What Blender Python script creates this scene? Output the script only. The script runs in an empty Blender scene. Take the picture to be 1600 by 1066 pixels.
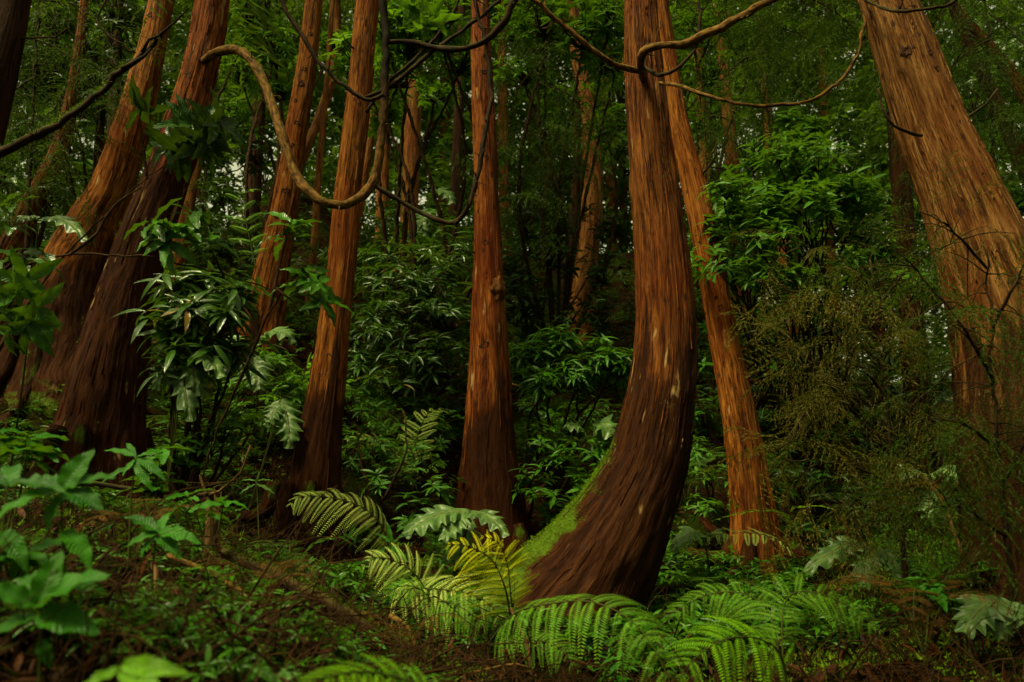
import bpy, math, random
import numpy as np
from math import radians, pi
C = bpy.context.scene
rng = np.random.default_rng(11)
random.seed(5)

# ------------------------------------------------------------------ camera, sky, sun, exposure
LENS, PITCH, CAMZ = 28.0, radians(10), 1.2
cd = bpy.data.cameras.new("camera"); cam = bpy.data.objects.new("camera", cd)
C.collection.objects.link(cam); C.camera = cam
cam.location = (0, 0, CAMZ); cam.rotation_euler = (radians(90) + PITCH, 0, 0)
cd.lens = LENS; cd.sensor_width = 36; cd.clip_start = 0.05; cd.clip_end = 500
cd.dof.use_dof = True; cd.dof.focus_distance = 5.6; cd.dof.aperture_fstop = 2.8

SUN_EL, SUN_AZ = radians(58), radians(228)     # azimuth clockwise from +Y: behind and to the left of the camera
w = bpy.data.worlds.new("World"); C.world = w; w.use_nodes = True
nt = w.node_tree; bg = nt.nodes["Background"]
sk = nt.nodes.new("ShaderNodeTexSky"); sk.sky_type = 'NISHITA'; sk.sun_disc = False
sk.sun_elevation = SUN_EL; sk.sun_rotation = SUN_AZ; sk.dust_density = 4.0; sk.air_density = 1.0
hs = nt.nodes.new("ShaderNodeHueSaturation"); hs.inputs['Saturation'].default_value = 0.22   # overcast: white cloud, little blue
tn = nt.nodes.new("ShaderNodeMix"); tn.data_type = 'RGBA'; tn.blend_type = 'MULTIPLY'
tn.inputs[0].default_value = 1.0; tn.inputs[7].default_value = (1.0, 0.95, 0.52, 1)
nt.links.new(sk.outputs[0], hs.inputs['Color']); nt.links.new(hs.outputs[0], tn.inputs[6])
nt.links.new(tn.outputs[2], bg.inputs[0]); bg.inputs[1].default_value = 0.12
sl = bpy.data.lights.new("sun", 'SUN'); sl.energy = 3.2; sl.angle = radians(15); sl.color = (1.0, 0.90, 0.48)
so = bpy.data.objects.new("sun", sl); C.collection.objects.link(so)
so.rotation_euler = (radians(90) - SUN_EL, 0, -SUN_AZ + pi)
C.view_settings.view_transform = 'Standard'; C.view_settings.look = 'None'; C.view_settings.gamma = 1
C.view_settings.exposure = 0.92
C.cycles.use_denoising = True
C.cycles.max_bounces = 6; C.cycles.diffuse_bounces = 2; C.cycles.glossy_bounces = 2
C.cycles.transmission_bounces = 3; C.cycles.transparent_max_bounces = 4

# ------------------------------------------------------------------ helpers
FX = 1600 * LENS / 36
cP, sP = math.cos(PITCH), math.sin(PITCH)
def P(px, py, d):
    """point seen at photo pixel (px,py), at distance d into the forest (world y)"""
    x = (px - 800) / FX; v = (533 - py) / FX
    dy, dz = cP - v * sP, sP + v * cP
    t = d / dy
    return np.array([x * t, d, CAMZ + dz * t])
def ppm(d): return FX / d     # photo pixels per metre

def h3(i, j, k):
    n = (i.astype(np.int64) * 374761393 + j.astype(np.int64) * 668265263 + k.astype(np.int64) * 2147483647) & 0x7fffffff
    n = (n ^ (n >> 13)) * 1274126177 & 0x7fffffff
    return ((n ^ (n >> 16)) & 0xffff) / 65535.0
def vn(p):
    p = np.asarray(p, float); i = np.floor(p).astype(np.int64); f = p - i; f = f * f * (3 - 2 * f)
    r = 0
    for a in (0, 1):
        for b in (0, 1):
            for c in (0, 1):
                wgt = (f[..., 0] if a else 1 - f[..., 0]) * (f[..., 1] if b else 1 - f[..., 1]) * (f[..., 2] if c else 1 - f[..., 2])
                r = r + wgt * h3(i[..., 0] + a, i[..., 1] + b, i[..., 2] + c)
    return r * 2 - 1
def norm(v): return v / np.maximum(np.linalg.norm(v, axis=-1, keepdims=True), 1e-9)
def frames(D, U):
    D = norm(D); X = norm(np.cross(D, U)); Z = np.cross(X, D)
    return np.stack([X, D, Z], -1)
def smooth(pts, n):
    """Catmull-Rom through rows of pts (any width) -> n rows"""
    p = np.asarray(pts, float); m = len(p)
    if m == 2:
        t = np.linspace(0, 1, n)[:, None]; return p[0] * (1 - t) + p[1] * t
    q = np.vstack([2 * p[0] - p[1], p, 2 * p[-1] - p[-2]])
    seg = np.linalg.norm(np.diff(p[:, :3], axis=0), axis=1); cum = np.r_[0, np.cumsum(seg)]
    s = np.linspace(0, cum[-1], n); k = np.clip(np.searchsorted(cum, s, 'right') - 1, 0, m - 2)
    t = ((s - cum[k]) / seg[k])[:, None]
    a, b, c, d = q[k], q[k + 1], q[k + 2], q[k + 3]
    return 0.5 * (2 * b + (c - a) * t + (2 * a - 5 * b + 4 * c - d) * t**2 + (3 * b - a - 3 * c + d) * t**3)

class MB:
    def __init__(s): s.v = []; s.q = []; s.t = []; s.a = []; s.b = []; s.n = 0
    def add(s, V, Q=None, T=None, A=None, B=None):
        V = np.asarray(V, float).reshape(-1, 3); k = len(V)
        s.v.append(V); s.a.append(np.zeros((k, 3)) if A is None else np.asarray(A).reshape(-1, 3))
        s.b.append(np.zeros((k, 3)) if B is None else np.asarray(B).reshape(-1, 3))
        if Q is not None and len(Q): s.q.append(np.asarray(Q).reshape(-1, 4) + s.n)
        if T is not None and len(T): s.t.append(np.asarray(T).reshape(-1, 3) + s.n)
        s.n += k; return s
    def build(s, name, mat, parent=None, origin=None, shade=True):
        V = np.vstack(s.v)
        if parent is not None: org = np.array(parent['org'])
        elif origin is not None: org = np.array(origin)
        else: org = np.zeros(3)
        V = V - org
        me = bpy.data.meshes.new(name)
        Q = np.vstack(s.q) if s.q else np.zeros((0, 4), int); T = np.vstack(s.t) if s.t else np.zeros((0, 3), int)
        me.vertices.add(len(V)); me.vertices.foreach_set("co", V.astype(np.float32).ravel())
        li = np.r_[Q.ravel(), T.ravel()].astype(np.int32)
        me.loops.add(len(li)); me.loops.foreach_set("vertex_index", li)
        ls = np.r_[np.arange(len(Q)) * 4, len(Q) * 4 + np.arange(len(T)) * 3].astype(np.int32)
        me.polygons.add(len(ls)); me.polygons.foreach_set("loop_start", ls)
        me.update(calc_edges=True)
        if shade: me.polygons.foreach_set("use_smooth", np.ones(len(ls), bool))
        for nm, arr in (('a', s.a), ('b', s.b)):
            at = me.attributes.new(nm, 'FLOAT_VECTOR', 'POINT')
            at.data.foreach_set("vector", np.vstack(arr).astype(np.float32).ravel())
        me.materials.append(mat)
        o = bpy.data.objects.new(name, me); C.collection.objects.link(o)
        if parent is not None:
            o.parent = parent; o['org'] = [float(x) for x in org]
        else: o.location = org; o['org'] = [float(x) for x in org]
        return o
def tag(o, label=None, cat=None, group=None, kind=None):
    if label: o['label'] = label
    if cat: o['category'] = cat
    if group: o['group'] = group
    if kind: o['kind'] = kind
    return o
def thing(name, label, cat, loc, group=None):
    o = bpy.data.objects.new(name, None); C.collection.objects.link(o); o.location = [float(x) for x in loc]
    o['org'] = [float(x) for x in loc]; o.empty_display_size = 0.1
    return tag(o, label, cat, group)

# leaf template: u across -1..1, v along 0..1, length 1 along +Y
def leaf_t(nl=6, nw=2, W=0.32, fold=0.25, droop=0.25, peak=0.45, serr=0.0, wave=0.0):
    v = np.linspace(0, 1, nl + 1); u = np.linspace(-1, 1, nw * 2 + 1)
    e = np.sin(pi * v ** (math.log(0.5) / math.log(peak))) ** 0.85
    e = np.maximum(e, 0.03); e[-1] = 0.0
    Wv = W * 0.5 * e * (1 + serr * (np.arange(nl + 1) % 2 - 0.5))
    X = Wv[:, None] * u[None]; Y = np.repeat(v[:, None], len(u), 1) - serr * 0.2 * np.abs(X)
    Z = fold * np.abs(X) - droop * v[:, None] ** 2 + wave * np.abs(u)[None] * np.sin(v[:, None] * 19) * 0.05
    V = np.stack([X, Y, Z], -1).reshape(-1, 3)
    A = np.stack([np.repeat(u[None], nl + 1, 0), np.repeat(v[:, None], len(u), 1), np.zeros_like(X)], -1).reshape(-1, 3)
    m = len(u); Q = [[i * m + j, i * m + j + 1, (i + 1) * m + j + 1, (i + 1) * m + j] for i in range(nl) for j in range(m - 1)]
    return V, np.array(Q), A
LF_FAR = leaf_t(2, 1, 0.30, 0.3, 0.2)
LF_MID = leaf_t(4, 1, 0.27, 0.35, 0.28)
LF_LONG = leaf_t(6, 1, 0.20, 0.35, 0.38)
LF_NEAR = leaf_t(12, 2, 0.34, 0.3, 0.32, 0.42, serr=0.07, wave=0.6)
LF_BIG = leaf_t(12, 3, 0.50, 0.28, 0.35, 0.40, wave=1.0)
LF_PIN = leaf_t(2, 1, 0.26, 0.2, 0.18, 0.35)
BLADE = (np.array([[-.5, 0, 0], [.5, 0, 0], [0, 1, 0]]), np.array([[0, 1, 2]]), np.array([[-1, 0, 0], [1, 0, 0], [0, 1, 0]], float))
def inst(mb, T, pos, R, s, rnd=None, tri=False, b=None):
    V, F, A = T; N = len(pos)
    if N == 0: return
    s = np.asarray(s, float); s = s[:, None] * np.ones(3) if s.ndim == 1 else s
    W = np.einsum('nij,nvj->nvi', R, V[None] * s[:, None, :]) + pos[:, None]
    AA = np.repeat(A[None], N, 0).copy(); AA[:, :, 2] = (rng.random(N) if rnd is None else rnd)[:, None]
    FF = F[None] + (np.arange(N) * len(V))[:, None, None]
    BB = None if b is None else np.repeat(b[:, None], len(V), 1)
    if tri: mb.add(W, T=FF.reshape(-1, 3), A=AA, B=BB)
    else: mb.add(W, Q=FF.reshape(-1, 4), A=AA, B=BB)

def pt_frames(c):
    t = norm(np.gradient(c, axis=0)); n = np.zeros_like(c)
    v = np.cross(t[0], [0, 1, 0.01]);
    if np.linalg.norm(v) < 1e-3: v = np.array([1., 0, 0])
    n[0] = norm(v)
    for i in range(1, len(c)):
        v = n[i - 1] - t[i] * np.dot(n[i - 1], t[i]); n[i] = norm(v)
    return t, n, np.cross(t, n)
def tube(mb, pts, r0, r1=None, sides=6, n=None, wob=0.0, rad=None, rnd=0.0, grad=None):
    pts = np.asarray(pts, float)
    if n is None: n = max(3, int(np.linalg.norm(np.diff(pts, axis=0), axis=1).sum() / 0.04))
    c = smooth(pts, n)
    if wob:
        q = np.arange(n)[:, None] * 0.37 + np.array([[rng.random() * 99, 0, 0]]); c = c + wob * np.stack([vn(q + [0, 7.3, 0]), vn(q + [0, 0, 3.3]), vn(q)], -1) * np.linspace(0, 1, n)[:, None]
    r = np.linspace(r0, r0 if r1 is None else r1, n) if rad is None else np.interp(np.linspace(0, 1, n), np.linspace(0, 1, len(rad)), rad)
    t, a, b = pt_frames(c); th = np.linspace(0, 2 * pi, sides, endpoint=False)
    ring = np.cos(th)[None, :, None] * a[:, None] + np.sin(th)[None, :, None] * b[:, None]
    L = np.r_[0, np.cumsum(np.linalg.norm(np.diff(c, axis=0), axis=1))]
    if wob: r = r * (1 + 0.20 * vn(np.stack([L * 9, L * 0 + rnd * 50, L * 0], -1)) + 0.14 * np.maximum(0, vn(np.stack([L * 31, L * 0 + rnd * 70, L * 0], -1))))
    V = c[:, None] + ring * (r[:, None] * (1 + (0.12 * vn(np.stack([np.cos(th)[None] * 2 + 0 * L[:, None], np.sin(th)[None] * 2 + 0 * L[:, None], L[:, None] * 12 + 0 * th[None]], -1)) if sides >= 10 else 0)))[..., None]
    A = np.stack([np.cos(th)[None] * r[:, None], np.sin(th)[None] * r[:, None], L[:, None] + 0 * th[None]], -1)
    i = np.arange(n - 1)[:, None]; j = np.arange(sides)[None]; j2 = (j + 1) % sides
    Q = np.stack([i * sides + j, i * sides + j2, (i + 1) * sides + j2, (i + 1) * sides + j], -1).reshape(-1, 4)
    nn = n * sides
    V = np.vstack([V.reshape(-1, 3), c[:1], c[-1:]]); A = np.vstack([A.reshape(-1, 3), [[0, 0, 0]], [[0, 0, L[-1]]]])
    k = np.arange(sides); k2 = (k + 1) % sides
    T = np.vstack([np.stack([k2, k, k * 0 + nn], -1), np.stack([nn - sides + k, nn - sides + k2, k * 0 + nn + 1], -1)])
    B = np.tile([0, 0, rnd], (len(V), 1)).astype(float)
    if grad: B[:n * sides, 1] = np.repeat(np.clip((np.linspace(0, 1, n) - grad[0]) / (grad[1] - grad[0]), 0, 1), sides)
    mb.add(V, Q=Q, T=T, A=A, B=B)
    return c

# ------------------------------------------------------------------ materials
class NT:
    def __init__(s, name):
        s.m = bpy.data.materials.new(name); s.m.use_nodes = True; s.t = s.m.node_tree
        s.p = s.t.nodes["Principled BSDF"]; s.out = s.t.nodes["Material Output"]
    def n(s, typ, **k):
        x = s.t.nodes.new(typ)
        for a, b in k.items(): setattr(x, a, b)
        return x
    def l(s, a, b): s.t.links.new(a, b)
    def attr(s, nm): return s.n("ShaderNodeAttribute", attribute_name=nm).outputs['Vector']
    def sep(s, v):
        x = s.n("ShaderNodeSeparateXYZ"); s.l(v, x.inputs[0]); return x.outputs
    def val(s, sock, x):
        if hasattr(x, 'links'): s.l(x, sock)
        else: sock.default_value = x
    def math(s, op, a, b=0.0, c=None):
        x = s.n("ShaderNodeMath", operation=op); s.val(x.inputs[0], a); s.val(x.inputs[1], b)
        if c is not None: s.val(x.inputs[2], c)
        return x.outputs[0]
    def scale(s, v, k):
        x = s.n("ShaderNodeVectorMath", operation='MULTIPLY'); s.l(v, x.inputs[0]); x.inputs[1].default_value = k; return x.outputs[0]
    def noise(s, v, sc=1.0, det=4, rough=0.55, dist=0.0):
        x = s.n("ShaderNodeTexNoise"); s.l(v, x.inputs['Vector']); x.inputs['Scale'].default_value = sc
        x.inputs['Detail'].default_value = det; x.inputs['Roughness'].default_value = rough; x.inputs['Distortion'].default_value = dist
        return x.outputs[0]
    def ramp(s, f, stops):
        x = s.n("ShaderNodeValToRGB"); s.l(f, x.inputs[0]); e = x.color_ramp.elements
        while len(e) < len(stops): e.new(0.5)
        for i, (p, c) in enumerate(stops):
            e[i].position = p; e[i].color = (*c, 1) if isinstance(c, tuple) else (c, c, c, 1)
        return x.outputs[0]
    def mix(s, f, a, b, blend='MIX'):
        x = s.n("ShaderNodeMix", data_type='RGBA', blend_type=blend); s.val(x.inputs[0], f)
        for sock, c in ((x.inputs[6], a), (x.inputs[7], b)):
            if hasattr(c, 'links'): s.l(c, sock)
            else: sock.default_value = (*c, 1)
        return x.outputs[2]
    def bump(s, h, dist, st=1.0, prev=None):
        x = s.n("ShaderNodeBump"); s.l(h, x.inputs['Height']); x.inputs['Distance'].default_value = dist; x.inputs['Strength'].default_value = st
        if prev: s.l(prev, x.inputs['Normal'])
        return x.outputs[0]

K = 0.62      # scales base colours down, balanced by the exposure
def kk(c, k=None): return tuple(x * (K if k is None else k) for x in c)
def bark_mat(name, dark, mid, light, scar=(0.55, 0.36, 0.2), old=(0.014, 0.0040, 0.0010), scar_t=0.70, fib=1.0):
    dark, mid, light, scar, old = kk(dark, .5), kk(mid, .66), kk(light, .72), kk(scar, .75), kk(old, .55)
    m = NT(name); a = m.attr('a'); b = m.sep(m.attr('b'))
    warp = m.noise(m.scale(a, (6, 6, 1.6)), 1, 3)
    av = m.n("ShaderNodeVectorMath", operation='MULTIPLY_ADD'); m.l(warp, av.inputs[0]); av.inputs[1].default_value = (0.06, 0.06, 0.0); m.l(a, av.inputs[2]); aw = av.outputs[0]
    fine = m.noise(m.scale(aw, (110 * fib, 110 * fib, 5.0)), 1, 6, 0.65)
    ridg = m.noise(m.scale(aw, (38 * fib, 38 * fib, 2.4)), 1, 6, 0.66)
    patch = m.noise(m.scale(a, (5, 5, 2.2)), 1, 4)
    col = m.ramp(ridg, [(0.36, dark), (0.47, mid), (0.64, light)])
    col = m.mix(m.ramp(fine, [(0.38, 0.9), (0.54, 0.0)]), col, dark)
    col = m.mix(m.ramp(patch, [(0.52, 0.0), (0.70, 0.55)]), col, light)
    strk = m.noise(m.scale(aw, (13, 13, 0.55)), 1, 4)
    col = m.mix(m.ramp(strk, [(0.50, 0.0), (0.66, 0.75)]), col, (dark[0] * 1.2, dark[1] * 1.1, dark[2]))
    red = m.noise(m.scale(a, (3.2, 3.2, 1.1)), 1, 3)
    col = m.mix(m.ramp(red, [(0.45, 0.0), (0.62, 0.5)]), col, (mid[0] * 0.85, mid[1] * 0.55, mid[2] * 0.45))
    # old, flaking bark low on the stem plus painted-in shade, with an uneven edge
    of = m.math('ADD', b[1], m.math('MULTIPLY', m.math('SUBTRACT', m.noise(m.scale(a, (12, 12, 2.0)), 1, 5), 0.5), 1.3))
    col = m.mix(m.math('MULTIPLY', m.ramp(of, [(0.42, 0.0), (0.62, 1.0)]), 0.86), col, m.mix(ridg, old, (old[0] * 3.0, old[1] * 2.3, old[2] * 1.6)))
    # pale scars where strips have peeled
    sc = m.noise(m.scale(a, (22, 22, 3.4)), 1, 3, 0.5); blot = m.noise(m.scale(a, (2.6, 2.6, 1.3)), 1, 2)
    sf = m.ramp(m.math('ADD', sc, m.math('MULTIPLY', m.math('SUBTRACT', blot, 0.5), 0.5)), [(scar_t + .01, 0.0), (scar_t + 0.08, 0.7)])
    col = m.mix(sf, col, scar)
    # dark knots
    vo = m.n("ShaderNodeTexVoronoi"); m.l(m.scale(aw, (9, 9, 5.5)), vo.inputs['Vector']); vo.inputs['Scale'].default_value = 1.0
    col = m.mix(m.ramp(vo.outputs['Distance'], [(0.09, 0.75), (0.16, 0.0)]), col, (0.025, 0.011, 0.006))
    # lichen freckles and moss
    li = m.noise(m.scale(a, (60, 60, 45)), 1, 3); lz = m.noise(m.scale(a, (4, 4, 1.5)), 1, 3)
    lf = m.math('MULTIPLY', m.ramp(li, [(0.60, 0.0), (0.66, 1.0)]), m.ramp(lz, [(0.52, 0.0), (0.66, 0.4)]))
    col = m.mix(lf, col, (0.13, 0.105, 0.03))
    mf = m.math('ADD', b[0], m.math('MULTIPLY', m.math('SUBTRACT', m.noise(m.scale(a, (14, 14, 7)), 1, 5), 0.5), 1.1))
    mossf = m.ramp(mf, [(0.42, 0.0), (0.60, 1.0)])
    mosscol = m.mix(m.noise(m.scale(a, (90, 90, 90)), 1, 3), (0.010, 0.024, 0.001), (0.10, 0.17, 0.006))
    col = m.mix(mossf, col, mosscol)
    m.l(col, m.p.inputs['Base Color'])
    m.l(m.ramp(fine, [(0.3, 0.85), (0.7, 0.55)]), m.p.inputs['Roughness']); m.p.inputs['Specular IOR Level'].default_value = 0.07
    nb = m.bump(ridg, 0.035, 1.0); nb = m.bump(fine, 0.012, 0.9, nb)
    m.l(nb, m.p.inputs['Normal'])
    return m.m
def leaf_mat(name, c1, c2, rough=0.36, trans=0.30, rib=(0.16, 0.24, 0.05), spec=0.5, vein=True, old=None):
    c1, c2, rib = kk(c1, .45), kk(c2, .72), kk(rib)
    m = NT(name); a = m.sep(m.attr('a')); col = m.mix(a[2], c1, c2)
    geo = m.n("ShaderNodeNewGeometry"); ns = m.noise(geo.outputs['Position'], 14, 3)
    col = m.mix(m.ramp(ns, [(0.42, 0.0), (0.72, 0.55)]), col, (c2[0] * 1.4, c2[1] * 1.15, c2[2]))
    if old: col = m.mix(m.ramp(a[2], [(0.94, 0.0), (0.96, 0.9)]), col, old)
    if vein:
        au = m.math('ABSOLUTE', a[0]); col = m.mix(m.ramp(au, [(0.04, 0.6), (0.12, 0.0)]), col, rib)
        vv = m.math('SINE', m.math('MULTIPLY', m.math('SUBTRACT', a[1], m.math('MULTIPLY', au, 0.18)), 75.0))
        nb = m.bump(m.math('ADD', vv, m.math('MULTIPLY', ns, 2.0)), 0.004, 0.35); m.l(nb, m.p.inputs['Normal'])
        col = m.mix(m.ramp(vv, [(0.86, 0.0), (1.0, 0.22)]), col, rib)
    m.l(col, m.p.inputs['Base Color']); m.p.inputs['Roughness'].default_value = rough; m.p.inputs['Specular IOR Level'].default_value = spec
    tr = m.n("ShaderNodeBsdfTranslucent"); m.l(m.mix(0.6, col, (0.12, 0.21, 0.008)), tr.inputs[0])
    ms = m.n("ShaderNodeMixShader"); ms.inputs[0].default_value = trans
    m.l(m.p.outputs[0], ms.inputs[1]); m.l(tr.outputs[0], ms.inputs[2]); m.l(ms.outputs[0], m.out.inputs[0])
    return m.m
def simple_mat(name, c1, c2, sc=(30, 30, 5), rough=0.8, bump=0.006, moss=0.0):
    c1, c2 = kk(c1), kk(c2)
    m = NT(name); a = m.attr('a'); b = m.sep(m.attr('b')); n1 = m.noise(m.scale(a, sc), 1, 4)
    col = m.mix(m.ramp(n1, [(0.35, 0.0), (0.65, 1.0)]), c1, c2)
    col = m.mix(b[1], col, (0.010, 0.006, 0.003))
    if moss:
        g = m.n("ShaderNodeNewGeometry"); nz = m.sep(g.outputs['Normal'])[2]
        mf = m.math('ADD', m.math('MULTIPLY', nz, 0.5), m.noise(m.scale(a, (9, 9, 9)), 1, 4))
        col = m.mix(m.math('MULTIPLY', m.ramp(mf, [(0.6, 0.0), (0.95, 1.0)]), moss), col, (0.09, 0.12, 0.012))
    m.l(col, m.p.inputs['Base Color']); m.p.inputs['Roughness'].default_value = rough; m.p.inputs['Specular IOR Level'].default_value = 0.08
    m.l(m.bump(n1, bump, 0.8), m.p.inputs['Normal'])
    return m.m
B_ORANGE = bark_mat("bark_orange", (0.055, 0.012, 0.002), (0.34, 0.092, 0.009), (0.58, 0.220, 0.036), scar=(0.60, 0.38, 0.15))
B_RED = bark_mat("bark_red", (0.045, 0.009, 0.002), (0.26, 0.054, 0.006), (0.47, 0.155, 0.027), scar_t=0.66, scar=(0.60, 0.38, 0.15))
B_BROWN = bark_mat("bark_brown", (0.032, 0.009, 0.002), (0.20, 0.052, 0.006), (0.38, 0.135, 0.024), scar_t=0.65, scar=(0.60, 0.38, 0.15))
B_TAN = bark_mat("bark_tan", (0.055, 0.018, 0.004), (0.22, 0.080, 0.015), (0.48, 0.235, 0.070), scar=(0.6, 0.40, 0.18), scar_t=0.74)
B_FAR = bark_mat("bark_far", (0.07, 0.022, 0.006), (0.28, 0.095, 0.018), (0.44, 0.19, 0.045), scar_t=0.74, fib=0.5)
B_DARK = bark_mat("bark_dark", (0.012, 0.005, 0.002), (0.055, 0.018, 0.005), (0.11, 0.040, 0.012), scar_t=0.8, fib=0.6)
M_LIMB = simple_mat("limb_bark", (0.040, 0.018, 0.005), (0.30, 0.145, 0.034), (55, 55, 22), moss=0.2)
M_LIMBDK = simple_mat("dark_limb_bark", (0.012, 0.007, 0.004), (0.06, 0.030, 0.013), (40, 40, 14), moss=0.25)
M_TWIG = simple_mat("twig_bark", (0.014, 0.007, 0.003), (0.085, 0.040, 0.012), (60, 60, 20))
M_DEAD = simple_mat("dead_wood", (0.06, 0.028, 0.009), (0.30, 0.17, 0.065), (60, 60, 4))
M_KNOT = simple_mat("knot_wood", (0.012, 0.006, 0.004), (0.09, 0.032, 0.012), (80, 80, 40))
M_STEM = simple_mat("green_stem", (0.05, 0.07, 0.012), (0.13, 0.14, 0.03))
RB = (0.10, 0.20, 0.025)
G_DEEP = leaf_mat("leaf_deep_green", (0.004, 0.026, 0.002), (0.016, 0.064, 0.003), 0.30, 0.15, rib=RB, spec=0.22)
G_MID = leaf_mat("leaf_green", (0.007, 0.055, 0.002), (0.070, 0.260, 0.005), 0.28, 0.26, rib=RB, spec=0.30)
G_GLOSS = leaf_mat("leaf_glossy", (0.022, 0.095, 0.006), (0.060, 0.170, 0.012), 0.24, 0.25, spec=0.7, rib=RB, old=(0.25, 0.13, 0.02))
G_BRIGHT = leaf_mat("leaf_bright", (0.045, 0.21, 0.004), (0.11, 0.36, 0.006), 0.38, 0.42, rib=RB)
G_CANOPY_LIT = leaf_mat("leaf_canopy_backlit", (0.08, 0.30, 0.003), (0.28, 0.68, 0.006), 0.35, 0.50, rib=RB)  # glow of leaves lit from behind put into a brighter, yellower green
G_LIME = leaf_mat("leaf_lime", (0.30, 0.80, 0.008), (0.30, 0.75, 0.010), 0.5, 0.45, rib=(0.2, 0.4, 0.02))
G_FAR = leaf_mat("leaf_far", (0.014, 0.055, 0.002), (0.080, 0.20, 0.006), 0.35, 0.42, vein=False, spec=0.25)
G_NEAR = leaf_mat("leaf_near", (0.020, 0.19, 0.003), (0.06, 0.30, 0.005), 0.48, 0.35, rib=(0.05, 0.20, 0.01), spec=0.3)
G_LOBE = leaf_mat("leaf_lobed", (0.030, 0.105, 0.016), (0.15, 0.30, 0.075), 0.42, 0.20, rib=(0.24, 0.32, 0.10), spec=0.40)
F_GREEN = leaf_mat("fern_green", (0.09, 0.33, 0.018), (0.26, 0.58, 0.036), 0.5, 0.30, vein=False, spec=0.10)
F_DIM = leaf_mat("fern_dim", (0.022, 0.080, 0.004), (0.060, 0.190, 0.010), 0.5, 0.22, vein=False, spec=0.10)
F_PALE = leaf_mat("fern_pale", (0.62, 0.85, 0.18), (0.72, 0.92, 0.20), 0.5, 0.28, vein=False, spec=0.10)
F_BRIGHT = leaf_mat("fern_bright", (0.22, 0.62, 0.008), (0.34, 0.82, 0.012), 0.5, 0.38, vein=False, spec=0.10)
F_YELLOW = leaf_mat("fern_yellow", (0.80, 1.0, 0.010), (1.0, 1.0, 0.016), 0.5, 0.38, vein=False, spec=0.10)
F_DEAD = leaf_mat("fern_dead", (0.08, 0.028, 0.006), (0.16, 0.058, 0.012), 0.7, 0.15, vein=False, spec=0.10)
N_GREEN = leaf_mat("needles_green", (0.016, 0.048, 0.003), (0.050, 0.095, 0.006), 0.5, 0.30, vein=False, spec=0.10)
N_OLIVE = leaf_mat("needles_olive", (0.030, 0.036, 0.003), (0.120, 0.100, 0.010), 0.55, 0.25, vein=False, spec=0.10)
N_FAR = leaf_mat("needles_far", (0.020, 0.060, 0.002), (0.10, 0.18, 0.006), 0.5, 0.34, vein=False, spec=0.10)
M_MOSS = leaf_mat("moss_tufts", (0.014, 0.044, 0.002), (0.22, 0.42, 0.010), 0.7, 0.25, vein=False, spec=0.10)
M_LITTER = leaf_mat("litter_leaves", (0.008, 0.003, 0.001), (0.09, 0.030, 0.007), 0.6, 0.08, vein=False, spec=0.10)

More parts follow.
